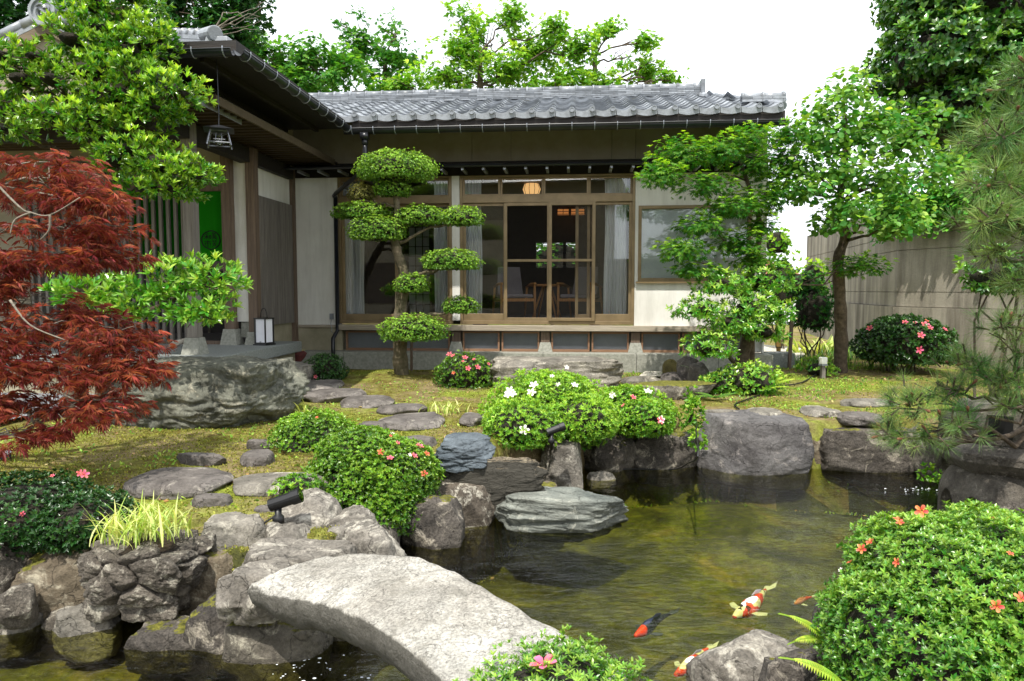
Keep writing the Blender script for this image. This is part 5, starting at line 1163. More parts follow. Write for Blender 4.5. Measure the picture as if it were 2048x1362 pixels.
M['camellia'] = leafmat('camellia_leaf', '#2c5c1c', '#7aa834', .32, .22, .4, .6)
M['needle'] = leafmat('pine_needle', '#3c6a2c', '#94a860', .45, .2, .3, .4)
M['stripe'] = leafmat('striped_blade', '#86a634', '#e0e49c', .5, .35, .2, .3)
M['fern'] = leafmat('fern_leaf', '#7ca22c', '#c8dc58', .5, .4, .2, .3)
M['blade'] = leafmat('dark_blade', '#2c5a20', '#6d9640', .4, .3, .3, .4)
M['ivy'] = leafmat('creeper_leaf', '#2f7a22', '#8cc040', .4, .35, .3, .4)
def petal(name, a, b): return leafmat(name, a, b, .6, .3, .12, .2)
M['pink'] = petal('pink_petal', '#d94f6c', '#f08aa0'); M['red'] = petal('coral_petal', '#d9432f', '#ef8a76'); M['wht'] = petal('white_petal', '#f0dfe0', '#fbf8f4'); M['hot'] = petal('hot_pink_petal', '#e24a7a', '#f28ab0')
_fl = {}
def flower_mesh(m):
    if m not in _fl:
        T = FLOWER(); v, f, a = scatter(T, np.zeros((1, 3)), np.array([(1., 0, 0)]), np.array([(0, 0, 1.)]), np.ones(1), np.zeros(1)); v = v.reshape(-1, 3)
        f = f.reshape(-1, 3); a = np.clip(np.linalg.norm(v, axis=1)-.2, 0, 1)
        mbx = MB(); mbx.v.append(v); mbx.n = len(v)
        me = bpy.data.meshes.new('flower'); me.from_pydata([tuple(q) for q in v], [], [tuple(int(z) for z in q) for q in f]); at = me.attributes.new('tint', 'FLOAT', 'POINT'); at.data.foreach_set('value', a.astype(np.float32)); me.materials.append(M[m]); _fl[m] = me
    return _fl[m]
def put_flower(root, m, pos, nrmv, s):
    o = bpy.data.objects.new('flower', flower_mesh(m)); link(o, root); o.location = [float(a) for a in np.asarray(pos)-np.array(root.location)]
    o.rotation_euler = Vector([float(a) for a in nrmv]).to_track_quat('Z', 'Y').to_euler(); o.scale = (s, s, s)
def on_pads(px, py, pads, push=1.03):
    """first hit of the sight line on the bush surface: the flower sits on that spot of the bush"""
    d = ray(px, py); C0 = np.array((0, 0, CAMZ)); best = None
    for c in pads:
        c = np.asarray(c, float); o = (C0-c[:3])/c[3:]; e = d/c[3:]; A = e@e; B = 2*o@e; Cc = o@o-push; D = B*B-4*A*Cc
        if D > 0:
            t = (-B-math.sqrt(D))/(2*A)
            if best is None or t < best[0]: P = C0+d*t; best = (t, P, nrm((P-c[:3])/c[3:]**2))
    if best is None:
        c = np.asarray(pads[0], float); P = PY(px, py, c[1]-c[4]*.5); return P, nrm(P-c[:3])
    return best[1], best[2]
def bush(label, pads, mat, seed, L=.03, dens=1.6, k=6, flowers=(), name='azalea_bush', cat='bush', group=None, T=None, amp=.10, shell=.25, up=.35, fsize=.027, ty=(.08, .55, .3), ground=None, freq=3., stems=True, gap=None, ks=.72, ang=(.6, 1.15)):
    rng = np.random.RandomState(seed); pads = [tuple(float(x) for x in p) for p in pads]; c = pads[0]
    g = float(gz([c[:2]])[0]) if ground is None else ground; root = thing(name, label, cat, (c[0], c[1], g), 0, group)
    area = sum(4*math.pi*((q[3]*q[4])**1.6/3+(q[3]*q[5])**1.6/3+(q[4]*q[5])**1.6/3)**(1/1.6) for q in pads)*.75
    n = int(dens*area/(L*L)/k*4.6)
    p, N, r = pad_points(pads, n, rng, shell, -.5, amp, freq, gap); ok = p[:, 2] > g+.02; p, N, r = p[ok], N[ok], r[ok]
    crown('foliage', root, root.location, rosettes(p, N, L, T or KITE(.25), rng, k, ang, up, .45, .25, young_lit_tint(p, N, r, rng, *ty)), mat)
    core('stems', pads, M['twig'], root, root.location, ks, seed)
    if stems:
        mb = MB(); lo = np.array(root.location)
        for i in range(7):
            a = rng.rand()*6.28; b0 = np.array((rng.normal()*c[3]*.15, rng.normal()*c[4]*.15, -.05)); e = np.array((math.cos(a)*c[3]*.6, math.sin(a)*c[4]*.6, c[2]-g)); mb.tube(bend(b0, e, rng, 5, .06), np.linspace(.014, .006, 5), 5)
        mb.build('stem', M['bark'], root, True)
    for f in flowers:
        P, Nn = on_pads(f[0], f[1], pads); put_flower(root, f[2], P, nrm(Nn+np.array((0, -.35, .15))+rng.normal(size=3)*.2), fsize*(f[3] if len(f) > 3 else 1))
    return root
def gp(x0, y0, x1, y1, Y, dy=None): return pxpad(x0, y0, x1, y1, Y, dy)
# clipped azaleas
bush('clipped round azalea with a few red buds, behind the pink flowering one', [gp(532, 822, 728, 965, 5.75, .42), gp(560, 826, 690, 900, 5.8, .3)], M['azalea'], 101, .023, 1.5,
     flowers=((541, 923, 'pink'), (540, 926, 'pink', .7), (665, 884, 'pink', .6), (634, 835, 'red', .5), (660, 886, 'red', .5)), ty=(.2, .6, .35))
bush('clipped azalea with several pink flowers overhanging the pond', [gp(612, 866, 882, 1080, 4.95, .5), gp(690, 940, 850, 1085, 4.75, .35), gp(640, 858, 800, 940, 5.0, .35), gp(700, 880, 880, 1010, 4.95, .4), gp(590, 930, 700, 1010, 4.9, .35)], M['azalea'], 102, .023, 1.6,
     flowers=((761, 905, 'red'), (780, 917, 'pink'), (762, 904, 'pink', .6), (795, 886, 'pink', .7), (839, 893, 'pink', 1.2), (828, 912, 'pink', 1.), (853, 908, 'red', .9), (848, 948, 'red', 1.), (785, 868, 'wht', .6), (781, 872, 'red', .5), (820, 910, 'wht', .6)), ty=(.1, .55, .3), ground=-.4)
bush('round azalea dotted with pink flowers in front of the left foundation post', [gp(868, 706, 994, 800, 9.3, .4)], M['azalea'], 103, .032, 1.4, fsize=.036,
     flowers=((899, 709, 'pink', 1.2), (906, 712, 'pink'), (930, 716, 'pink', 1.2), (948, 719, 'pink', .7), (936, 737, 'pink', 1.1), (955, 735, 'pink', 1.2), (977, 728, 'pink', .7), (907, 746, 'red', .7), (926, 723, 'pink', .6)), ty=(.05, .5, .3))
bush('small dark round bush beside the downpipe', [gp(608, 707, 694, 775, 9.6, .32)], M['azalea_dark'], 104, .028, 1.5, flowers=((631, 753, 'pink', .8),), fsize=.036)
bush('broad light green azalea with large white flowers in the centre', [gp(958, 742, 1240, 935, 6.95, .7), gp(960, 790, 1120, 925, 6.7, .5), gp(1020, 744, 1190, 840, 7.0, .5), gp(962, 800, 1130, 908, 6.2, .38), gp(1090, 790, 1235, 890, 6.4, .38)], M['azalea_light'], 105, .034, 1.5, fsize=.042, up=.6, T=KITE(.17),
     flowers=((1020, 782, 'wht', 1.1), (1026, 790, 'wht'), (1016, 790, 'wht'), (1068, 771, 'wht', 1.1), (1063, 786, 'wht', 1.1), (1104, 753, 'wht', .6), (1116, 770, 'wht', .7), (1149, 771, 'wht', .9), (1048, 860, 'wht', 1.1), (1133, 735, 'wht', .6), (1222, 789, 'wht', .8)), ty=(.25, .55, .35), ground=-.2)
bush('light green azalea with pale pink flowers, right of the broad white flowering one', [gp(1170, 772, 1352, 885, 7.1, .5), gp(1205, 776, 1310, 850, 7.1, .4), gp(1230, 800, 1345, 880, 6.6, .3)], M['azalea_light'], 106, .034, 1.4, fsize=.042, up=.5,
     flowers=((1296, 784, 'wht', 1.1), (1266, 795, 'pink', .8), (1247, 811, 'pink', .6), (1320, 841, 'pink', .9), (1322, 839, 'wht', .9), (1225, 793, 'wht')), ty=(.15, .5, .35), ground=-.2)
bush('wide low dark azalea in the shade at the left edge', [gp(-120, 948, 200, 1120, 3.95, .42), gp(90, 985, 262, 1100, 3.85, .3)], M['azalea_dark'], 107, .026, 1.6, flowers=((168, 949, 'pink', 1.0), (160, 947, 'pink', .8), (45, 1028, 'pink', .6), (105, 952, 'pink', .5)), ground=-.15, ty=(.0, .3, .25))
bush('rounded dark green azalea with a few pink flowers in front of the concrete wall', [gp(1714, 634, 1902, 745, 10.6, .75), gp(1740, 632, 1880, 700, 10.6, .6)], M['azalea_dark'], 108, .05, 1.4, fsize=.055,
     flowers=((1740, 657, 'pink'), (1810, 645, 'pink', .8), (1850, 650, 'pink', 1.1), (1853, 643, 'red', .8), (1860, 656, 'pink', .8), (1842, 671, 'pink'), (1838, 699, 'hot', 1.1), (1889, 659, 'pink', .8), (1830, 646, 'pink', .6)), ty=(.1, .5, .3))
bigp = [gp(1695, 1036, 2300, 1560, 2.25, .60), gp(1668, 1160, 1980, 1520, 2.12, .43), gp(1740, 1050, 2020, 1300, 2.3, .45), gp(1860, 1030, 2230, 1300, 2.35, .45)]
bush('huge clipped azalea with coral flowers filling the lower right corner', bigp, M['azalea_fore'], 109, .0195, 1.75, k=7, T=LEAF(.19), fsize=.021, amp=.11, ty=(.05, .45, .3), ground=-.35,
     flowers=((1843, 1022, 'red', .9), (1797, 1040, 'red', .9), (1800, 1046, 'red', .7), (1741, 1085, 'red', .8), (1724, 1098, 'red', .9), (1700, 1125, 'red', .6), (1682, 1140, 'wht', .5), (1795, 1125, 'red', .8), (1994, 1212, 'red', .9), (2042, 1198, 'red', 1.), (2020, 1108, 'red', .5), (1988, 1038, 'red', .5)))
forp = [gp(900, 1330, 1340, 1540, 1.95, .34), gp(1010, 1316, 1260, 1470, 1.98, .28)]
bush('low leggy azalea with one large pink blossom at the bottom edge', forp, M['azalea_fore'], 110, .021, 1.1, k=6, T=LEAF(.17), fsize=.04, amp=.22, shell=.3, up=.9, freq=5., ty=(.2, .5, .3), ground=-.3, flowers=((1088, 1331, 'hot', 1.05),), gap=None, ks=.7)
bush('small low azalea sprig in front of the pale broad stepping stone', [gp(545, 950, 645, 1004, 4.45, .2)], M['azalea_light'], 111, .024, 1.2, name='low_shrub')
# ------------------------------------------------------------------ cloud pruned topiary tree
def tree(name, label, base, trunk, pads, m, L, seed, cat='tree', T=None, mode='ros', k=5, dens=1., r0=.06, r1=.02, shell=.6, up=.6, flat=-.35, amp=.15, freq=2.2, gap=None, ty=(.1, .5, .35), bark='bark', group=None, twigs=3, padname='crown', single=True, corek=0., mats=None, br=.4, jit=.45, droop=.25, rt=.008, outw=.6, thick=1., labels=None, sag=.05, ang=(.65, 1.2)):
    rng = np.random.RandomState(seed); base = np.asarray(base, float); root = thing(name, label, cat, base, 0, group)
    woodwork(root, base, [base-np.array((0, 0, .08))]+[np.asarray(q, float) for q in trunk], r0, r1, pads, M[bark], rng, br, twigs, rt=rt, sag=sag)
    groups = [pads] if single else [[q] for q in pads]
    for gi, pp in enumerate(groups):
        pp = [tuple(float(x) for x in q) for q in pp]
        area = sum(4*math.pi*((q[3]*q[4])**1.6/3+(q[3]*q[5])**1.6/3+(q[4]*q[5])**1.6/3)**(1/1.6) for q in pp)
        kk = k if mode == 'ros' else 1; n = int(dens*area/(L*L)/kk*(4.2 if mode == 'ros' else 2.4))
        p, N, r = pad_points(pp, n, rng, shell, flat, amp, freq, gap, inside=len(pp) < 40); tt = young_lit_tint(p, N, r, rng, *ty)
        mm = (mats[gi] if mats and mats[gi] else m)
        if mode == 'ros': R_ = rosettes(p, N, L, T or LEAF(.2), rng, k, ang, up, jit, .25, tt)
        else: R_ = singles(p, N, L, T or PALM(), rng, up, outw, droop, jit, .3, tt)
        o = crown(padname, root, base, R_, M[mm])
        if labels and labels.get(gi): o['label'] = labels[gi]
        if corek: core('twigs', pp, M['twig'], root, base, corek, seed+gi)
    return root
YT = 9.9
tp = [(712,302,874,372),(748,360,822,396),(696,368,752,402),(665,405,782,440),(696,432,812,488),(792,410,892,455),(880,412,968,456),(842,498,962,545),(788,545,858,590),(884,592,960,630),(760,628,897,690)]
PT = [gp(a, b, c, d+6, YT+(0, 0, .1, .05, -.1, -.05, 0, -.05, -.15, 0, -.3)[i]) for i, (a, b, c, d) in enumerate(tp)]
q = lambda x, y, dy=0: PY(x, y, YT+dy)
bt = q(806, 752); bt[2] = .03
tree('cloud_pruned_tree', 'cloud pruned topiary tree with eleven clipped leaf pads in front of the glass doors', bt, [q(800, 720), q(800, 660), q(802, 600), q(808, 550), q(796, 510), q(790, 480), q(795, 430), q(790, 370), q(795, 340)], PT, 'topiary', .023, 201, cat='topiary tree',
     k=7, dens=1.25, r0=.115, r1=.03, shell=.34, up=.6, flat=-.42, amp=.17, freq=3.5, padname='foliage_pad', single=False, corek=.6, bark='bark_moss', twigs=4, mats=[None, None, 'dry_topiary']+[None]*8, T=KITE(.26), labels={2: 'browned, half dead leaf pad'}, ty=(.2, .5, .4), br=.5, rt=.012)
# ------------------------------------------------------------------ left evergreen, layered
YL = 5.6
lp_ = [(170,-60,330,40,5.9),(120,20,280,100,5.8),(250,60,345,130,5.9),(170,60,330,150,5.7),(20,85,140,150,5.5),(90,95,250,190,5.5),(230,110,350,200,5.6),(300,150,400,215,5.6),(170,150,320,230,5.6),(0,120,90,200,5.5),(-60,190,80,260,5.4),(40,200,180,270,5.4),(130,210,235,270,5.4),(-60,240,60,280,5.3),
       (235,215,330,275,5.6),(190,260,320,340,5.5),(250,275,385,380,5.5),(330,310,435,385,5.6),(240,340,350,415,5.6),(300,350,400,410,5.6),(195,290,270,360,5.5),(90,40,200,120,5.6),(-40,80,60,150,5.5),(180,170,260,240,5.6),(280,190,370,250,5.6),(60,120,150,200,5.4),(150,250,230,300,5.5),(310,140,412,222,5.7),(120,-40,260,60,5.8),(270,30,350,110,5.8),(-80,130,20,230,5.4)]
PL = [gp(a, b, c, d, Y+.85, .38) for a, b, c, d, Y in lp_]; PL = [(a, b, c, d, e, f*.82) for a, b, c, d, e, f in PL]
q = lambda x, y, Y=6.0: PY(x, y, Y+.8)
b0 = q(150, 800, 6.2); b0[2] = 0
tree('evergreen_tree', 'tall layered evergreen with glossy yellow green leaf clusters in front of the porch roof', b0, [q(160, 600, 6.2), q(190, 450, 6.1), q(230, 330, 6.), q(200, 200, 5.9), q(235, 60, 5.9), q(240, -20, 5.9)], PL, 'broad', .064, 202, k=7, dens=.95, gap=(2.6, -.2), r0=.11, r1=.03, shell=.55, up=.75, amp=.2, freq=2.4, corek=.35, twigs=3, ty=(.2, .85, .35), T=LEAF(.15, -.08), ang=(.3, .85))
# lower bush in front of the porch post
pb2 = [gp(a, b, c, d, Y, .32) for a, b, c, d, Y in ((230,515,400,630,6.3),(340,510,485,600,6.3),(100,545,240,625,6.2),(200,560,330,660,6.2),(330,560,470,670,6.2),(290,520,380,590,6.4),(400,530,488,600,6.3))]
b0 = PY(195, 760, 6.5); b0[2] = 0
tree('broadleaf_shrub', 'spreading broad leaved shrub with fresh glossy leaves in front of the porch post', b0, [PY(200, 700, 6.4), PY(225, 655, 6.3), PY(290, 625, 6.3), PY(340, 605, 6.3)], pb2, 'broad2', .082, 203, cat='shrub', k=6, dens=.75, r0=.04, r1=.02, shell=.8, up=.6, corek=0, ty=(.15, .6, .35), T=LEAF(.17, -.1), ang=(.35, .95))
# ------------------------------------------------------------------ red laceleaf maple
PR = [gp(a, b, c, d, Y, .38) for a, b, c, d, Y in ((-40,285,130,360,4.7),(40,290,200,400,4.7),(-60,340,90,440,4.6),(90,350,260,450,4.7),(0,420,160,510,4.6),(130,420,290,510,4.8),(-60,470,80,580,4.5),(60,480,220,560,4.6),(170,480,285,545,4.8),(-60,560,20,640,4.5),
   (-60,600,100,700,4.4),(60,590,230,680,4.6),(150,640,320,740,4.7),(-40,690,140,790,4.3),(100,700,260,800,4.5),(210,700,335,790,4.7),(-60,770,60,850,4.2),(110,770,270,870,4.4),(60,800,180,840,4.3),(180,620,290,690,4.7),(-70,540,110,625,4.5),(0,560,150,640,4.6),(-60,655,80,730,4.3),(20,850,130,890,4.2))]
PR = [(a, b, c, d, e, f*.72) for a, b, c, d, e, f in PR]
b0 = np.array((-4.0, 4.9, -.05)); q = lambda x, y, Y=4.5: PY(x, y, Y)
red = tree('red_maple', 'weeping red laceleaf maple arching in from the left edge', b0, [(-3.9, 4.9, .5), (-3.75, 4.8, 1.1), q(-60, 330, 4.6), q(0, 375, 4.5)], PR, 'redmaple', .068, 204, T=PALM(7, .036, 1.35, -.22, .5), mode='s', dens=.56, gap=(2.6, -.14), r0=.07, r1=.02, shell=.9, up=.9, flat=-.6, amp=.25, jit=.35, droop=.35, ty=(.05, .5, .5), bark='bark_grey', twigs=5, rt=.005, outw=1.1)
mb = MB(); lo = np.array(red.location)
for pts in (((-10, 365), (40, 415), (62, 425), (100, 430), (160, 395)), ((62, 425), (30, 440), (20, 470)), ((100, 430), (98, 460), (80, 480)), ((20, 600), (60, 650), (130, 680)), ((90, 770), (130, 790), (150, 800)), ((-20, 720), (60, 760), (130, 765))):
    mb.tube(poly([q(x, y, 4.2) for x, y in pts], 5)-lo, np.linspace(.0075, .003, (len(pts)-1)*5+1), 6)
mb.build('branch', M['bark_grey'], red, True)
# ------------------------------------------------------------------ green maple in front of the right window
PM = [gp(a, b, c, d, Y, .5) for a, b, c, d, Y in ((1300,262,1420,350,9.2),(1275,318,1370,380,9.),(1380,265,1500,340,9.3),(1340,340,1470,400,9.2),(1440,290,1580,370,9.4),(1400,390,1520,440,9.2),(1350,420,1440,480,9.1),(1440,370,1560,440,9.4),(1310,470,1420,530,9.),(1420,450,1530,520,9.3),(1460,490,1555,545,9.4),(1330,520,1450,560,9.1),(1490,420,1545,480,9.5),(1510,275,1620,355,9.4),(1495,345,1590,425,9.4),(1440,245,1540,310,9.3),(1530,235,1610,300,9.5),(1660,500,1780,560,9.9))]
PM = [(a, b, c, d, e, f*.8) for a, b, c, d, e, f in PM]; q = lambda x, y, Y=9.6: PY(x, y, Y)
b0 = q(1500, 760, 9.9); b0[2] = 0
tree('green_maple', 'airy green maple with reddish tips spreading in front of the right window', b0, [q(1500, 680), q(1490, 600), q(1510, 520), q(1520, 450), q(1500, 380), q(1480, 320)], PM, 'maple', .062, 205, mode='s', T=PALM(5, .13), dens=.55, r0=.07, r1=.02, shell=.95, up=1., flat=-.8, amp=.25, jit=.3, droop=.2, ty=(.1, .75, .4), twigs=4, rt=.006, outw=1., gap=(2.2, -.22))
PS = [gp(a, b, c, d, Y, .4) for a, b, c, d, Y in ((1380,540,1500,600,9.0),(1460,525,1600,600,9.2),(1345,590,1450,650,8.8),(1440,580,1560,650,9.),(1510,600,1590,655,9.1),(1360,660,1470,730,8.7),(1480,640,1570,690,9.),(1400,610,1530,680,8.9))]
b0 = PY(1490, 765, 9.2); b0[2] = 0; q = lambda x, y, Y=9.3: PY(x, y, Y)
tree('layered_shrub', 'clipped layered shrub with bright narrow leaves under the green maple', b0, [q(1485, 720), q(1500, 660), q(1490, 600), q(1500, 570)], PS, 'broad2', .068, 206, cat='shrub', k=6, dens=.8, r0=.10, r1=.05, shell=.6, up=.4, corek=.4, T=LEAF(.16, -.15), twigs=3, ty=(.1, .6, .4))
bush('bushy low glossy plants at the foot of the layered shrub', [gp(1435, 725, 1560, 800, 8.6, .35), gp(1400, 745, 1470, 790, 8.6, .25)], M['broad2'], 112, .05, 1.0, name='low_shrub', k=5, amp=.25, T=KITE(.25), stems=False)
# ------------------------------------------------------------------ round leaved tree
PK = [gp(a, b, c, d, Y, .6) for a, b, c, d, Y in ((1650,140,1730,230,9.8),(1600,180,1700,280,9.7),(1700,190,1800,280,9.8),(1570,230,1680,320,9.6),(1660,230,1780,320,9.6),(1750,240,1860,330,9.9),(1800,200,1880,260,10.),(1540,290,1640,380,9.5),(1620,300,1730,390,9.4),(1710,310,1820,400,9.5),(1790,300,1900,380,9.8),(1550,350,1640,410,9.4),(1640,380,1740,440,9.3),(1720,390,1850,460,9.4),(1630,420,1710,470,9.4),(1750,430,1840,480,9.3),(1860,290,1960,360,10.1))]
q = lambda x, y, Y=9.9: PY(x, y, Y); b0 = q(1680, 742, 10.6); b0[2] = .03
tree('plum_tree', 'slender tree with round heart shaped leaves and speckled brown trunk before the concrete wall', b0, [q(1682, 680, 10.5), q(1680, 600, 10.3), q(1676, 520, 10.1), q(1690, 470, 10.), q(1680, 400, 9.9), q(1690, 320, 9.8), q(1690, 230, 9.8)], PK, 'round', .078, 207, mode='s', T=LEAF(.42, -.1, .04), dens=.5, r0=.105, r1=.03, shell=.95, up=.7, flat=-.8, amp=.25, jit=.5, droop=.35, ty=(.05, .6, .45), twigs=4, rt=.006, outw=.9, gap=(2., -.25))
# camellia mass top right, creeper on the wall
PC = [gp(a, b, c, d, Y, 1.3) for a, b, c, d, Y in ((1790,-60,2100,150,13.),(1760,40,1950,210,12.8),(1850,60,2120,280,12.8),(1790,150,2000,310,13.),(1900,200,2100,360,13.),(1780,-90,1960,60,13.),(1960,-150,2250,120,13.2),(2050,100,2300,420,13.))]
tree('camellia_tree', 'massive dark dense evergreen tree rising above the concrete wall at the top right', (8.6, 13.6, 0), [(8.6, 13.6, 2), (8.5, 13.6, 4), (8.6, 13.5, 5.5)], PC, 'camellia', .12, 208, k=5, dens=1.15, r0=.2, r1=.08, shell=.3, up=.3, amp=.16, corek=.58, T=LEAF(.28), ty=(.0, .5, .4), freq=3.)
rng = np.random.RandomState(31); t = rng.rand(5200); L_ = t**1.0*4.2-.9; zz = 2.95+rng.normal(size=5200)*.18-.45*rng.rand(5200)*(.4+.6*np.abs(np.sin(L_*2.3)))
base = np.where(L_[:, None] > 0, WC+dR*L_[:, None], WC-dL*L_[:, None]); nn_ = np.where(L_[:, None] > 0, np.array((-.936, -.352)), np.array((-.976, .217)))
bs = base+nn_*(.06+.22*rng.rand(5200)[:, None]); P_ = np.column_stack((bs, np.minimum(zz, 3.35)))
cr = thing('wall_creeper', 'bright green creeper hanging over the top of the concrete wall', 'climbing plant', (WC[0], WC[1], 2.4))
crown('foliage', cr, (WC[0], WC[1], 2.4), singles(P_, np.column_stack((nn_, np.full(5200, .3))), .10, LEAF(.34, -.1), rng, .5, .7, .6, .4, .3, rng.rand(5200)*.6), M['ivy'])
mb = MB()
for k in range(9): a = WC+dR*(k*.45-.2)+nn_[np.argmax(L_)]*.07; mb.tube(bend((a[0]-WC[0], a[1]-WC[1], -.1+.3*rng.rand()), (a[0]-WC[0]+.15, a[1]-WC[1]-.2, .75), rng, 6, .06), .008, 5)
mb.build('stem', M['bark'], cr)
# ------------------------------------------------------------------ pines at the right
NE = NEEDLES(74, .006, 3); NE2 = NEEDLES(74, .006, 9, 1.5)
def pine(label, base, trunk, pads, L, n, seed, r0=.05):
    rng = np.random.RandomState(seed); base = np.asarray(base, float); root = thing('pine_tree', label, 'pine tree', base)
    woodwork(root, base, [base-np.array((0, 0, .05))]+[np.asarray(q, float) for q in trunk], r0, .02, pads, M['bark'], rng, .5, 4, rt=.007, sag=-.04)
    p, N, r = pad_points(pads, n, rng, .9, -.7, .2, 2.); ax = nrm(N*.8+np.array((-.25, -.25, .35))+rng.normal(size=p.shape)*.3); out = []
    h = rng.rand(len(p)) < .5
    for T, s in ((NE, h), (NE2, ~h)): out.append(scatter(T, p[s], ax[s], rng.normal(size=(s.sum(), 3)), L*(.75+.5*rng.rand(s.sum())), np.clip(rng.rand(s.sum())*.7+.2*rng.normal(size=s.sum()), 0, 1)))
    crown('needles', root, base, merge(out), M['needle'])
    mb = MB()
    for a, d in zip(p, ax): mb.tube([a-d*.06-base, a+d*.015-base], [.005, .007], 5)
    tag(mb.build('twigs', M['bark'], root), kind='stuff'); mb = MB()
    for a, d in list(zip(p, ax))[::7]: mb.tube([a+d*.0-base, a+d*.03-base, a+d*.045-base], [.006, .010, .003], 6)
    tag(mb.build('buds', plain('rusty_bud', '#6e4630', .8), root), kind='stuff')
q = lambda x, y, Y=3.9: PY(x, y, Y)
PP = [gp(a, b, c, d, Y, .22) for a, b, c, d, Y in ((1990,120,2080,190,4.),(1960,190,2100,270,4.),(1930,230,2020,300,3.9),(1960,290,2100,370,3.9),(1935,330,2040,400,3.8),(1920,400,2020,480,3.8),(1980,410,2110,500,3.8),(1940,460,2040,540,3.9),(2020,520,2120,600,3.9))]
pine('long needled pine with drooping branches at the upper right edge', (4.0, 4.6, -.1), [(3.8, 4.5, .8), (3.5, 4.2, 1.6), (3.35, 4.1, 2.3)], PP, .135, 170, 301, .08)
PP = [gp(a, b, c, d, Y, .25) for a, b, c, d, Y in ((1770,755,1870,850,4.4),(1800,840,1900,900,4.3),(1850,740,1950,810,4.4),(1850,810,1960,880,4.2),(1940,720,2060,790,4.3),(1980,780,2090,830,4.2),(1880,690,1990,760,4.5),(1760,840,1840,900,4.4),(1960,610,2080,690,4.3),(2000,660,2100,740,4.3))]
pine('low spreading pine branch reaching left over the stone lantern and the pond', (4.1, 4.9, -.2), [(3.9, 4.8, .2), (3.6, 4.6, .45), (3.3, 4.5, .55)], PP, .12, 165, 302, .07)
# ------------------------------------------------------------------ trees beyond the roof
def bgtree(name, label, X0, Y, pxs, m, L, seed, dens, T=None, mode='s', corek=0, r0=.18, gapv=(1.1, -.12), bark='bark', twigs=3, ty=(.15, .6, .4), group='trees beyond the roof', topy=0, amp=.3, k=5, rt=.015, sh=.95):
    P_ = [gp(a, b, c, d, Y+e, (c-a)/FPX*Y*.45) for a, b, c, d, e in pxs]; b0 = PY(X0, 600, Y); b0[2] = 0
    tr = [PY(X0, y, Y) for y in (480, 330, 200, 110)]+([PY(X0+10, topy, Y)] if topy else [])
    return tree(name, label, b0, tr, P_, m, L, seed, mode=mode, T=T or PALM(5, .16), dens=dens, r0=r0, r1=.05, shell=sh, up=.8, flat=-.9, amp=amp, gap=gapv, ty=ty, twigs=twigs, jit=.45, group=group, bark=bark, corek=corek, rt=rt, outw=.8, k=k, br=.45)
bgtree('maple_tree', 'fresh light green maple with fanning bare stems, middle of the row above the roof ridge', 960, 17, ((860,60,980,140,0),(880,0,960,60,0),(930,30,1040,120,.5),(820,110,960,190,0),(960,100,1080,185,0),(990,0,1060,60,0),(1020,60,1130,150,.5),(1040,130,1180,200,0),(1080,20,1140,90,0),(740,140,860,200,0),(1120,60,1200,130,0)), 'bgmaple', .11, 401, .8, twigs=6)
bgtree('maple_tree', 'light green maple with long open branches at the right end of the roof ridge', 1190, 17, ((1180,30,1260,90,0),(1140,100,1230,170,0),(1200,80,1290,140,0),(1240,120,1340,175,0),(1280,100,1370,160,.4),(1160,150,1250,190,0),(1255,60,1320,100,0),(1320,130,1375,175,0)), 'bgmaple', .11, 402, .62, r0=.12, twigs=6, gapv=(1.2, -.05))
bgtree('broadleaf_tree', 'darker pointed tree left of the fresh maples above the roof', 770, 19, ((755,10,835,90,0),(740,70,850,150,0),(670,10,740,80,0),(680,60,760,130,0),(700,120,800,180,0),(660,30,700,60,0)), 'bgmid', .12, 403, .8, ty=(.0, .4, .3), twigs=4)
bgtree('broadleaf_tree', 'dense mid green tree behind the corner of the porch eave', 600, 17, ((500,90,620,180,0),(560,70,680,160,0),(600,110,740,190,0),(480,70,560,140,0),(650,90,730,170,.5),(530,140,660,195,0),(680,150,780,200,0)), 'bgmid', .12, 404, .9, ty=(.1, .55, .35))
bgtree('conifer_tree', 'tall dark tree behind the porch roof at the upper left', 380, 13, ((280,-60,420,60,0),(350,-20,480,80,0),(400,30,520,110,0),(430,-80,540,40,0),(300,20,420,100,0),(480,-40,560,60,.5)), 'bgdark', .11, 405, 1., ty=(.1, .5, .4), gapv=(1.2, -.2))
bgtree('conifer_tree', 'dark shaded tree behind the gable at the top left corner', 60, 13, ((-120,-80,60,60,0),(20,-80,200,50,0),(-60,20,110,110,0),(100,-60,260,60,0),(-150,60,40,140,0)), 'bgdark', .11, 406, 1., ty=(.0, .2, .3))
# bare twigs of a dead branch above the eave
mb = MB(); rng = np.random.RandomState(9); s0 = PY(430, 60, 12.5); 
for k in range(6):
    a = PY(440+rng.rand()*40, 70-k*9, 12.5); b = a+(PY(560, 62, 12.5)-PY(470, 70, 12.5))*(.6+.5*rng.rand())+np.array((0, 0, (rng.rand()-.4)*.45)); mb.tube(bend(a, b, rng, 6, .04)-s0, np.linspace(.010, .003, 6), 4); mb.tube(bend(s0, a, rng, 5, .03)-s0, np.linspace(.02, .010, 5), 5)
mb.tube([(0, 0, 0), (-.2, .1, -2.5), (-.3, .2, -float(s0[2]))], [.05, .09, .12], 7)
tag(mb.build('bare_tree', M['bark_grey'], None, True, loc=s0), 'leafless grey twigs reaching right above the porch eave', 'tree')
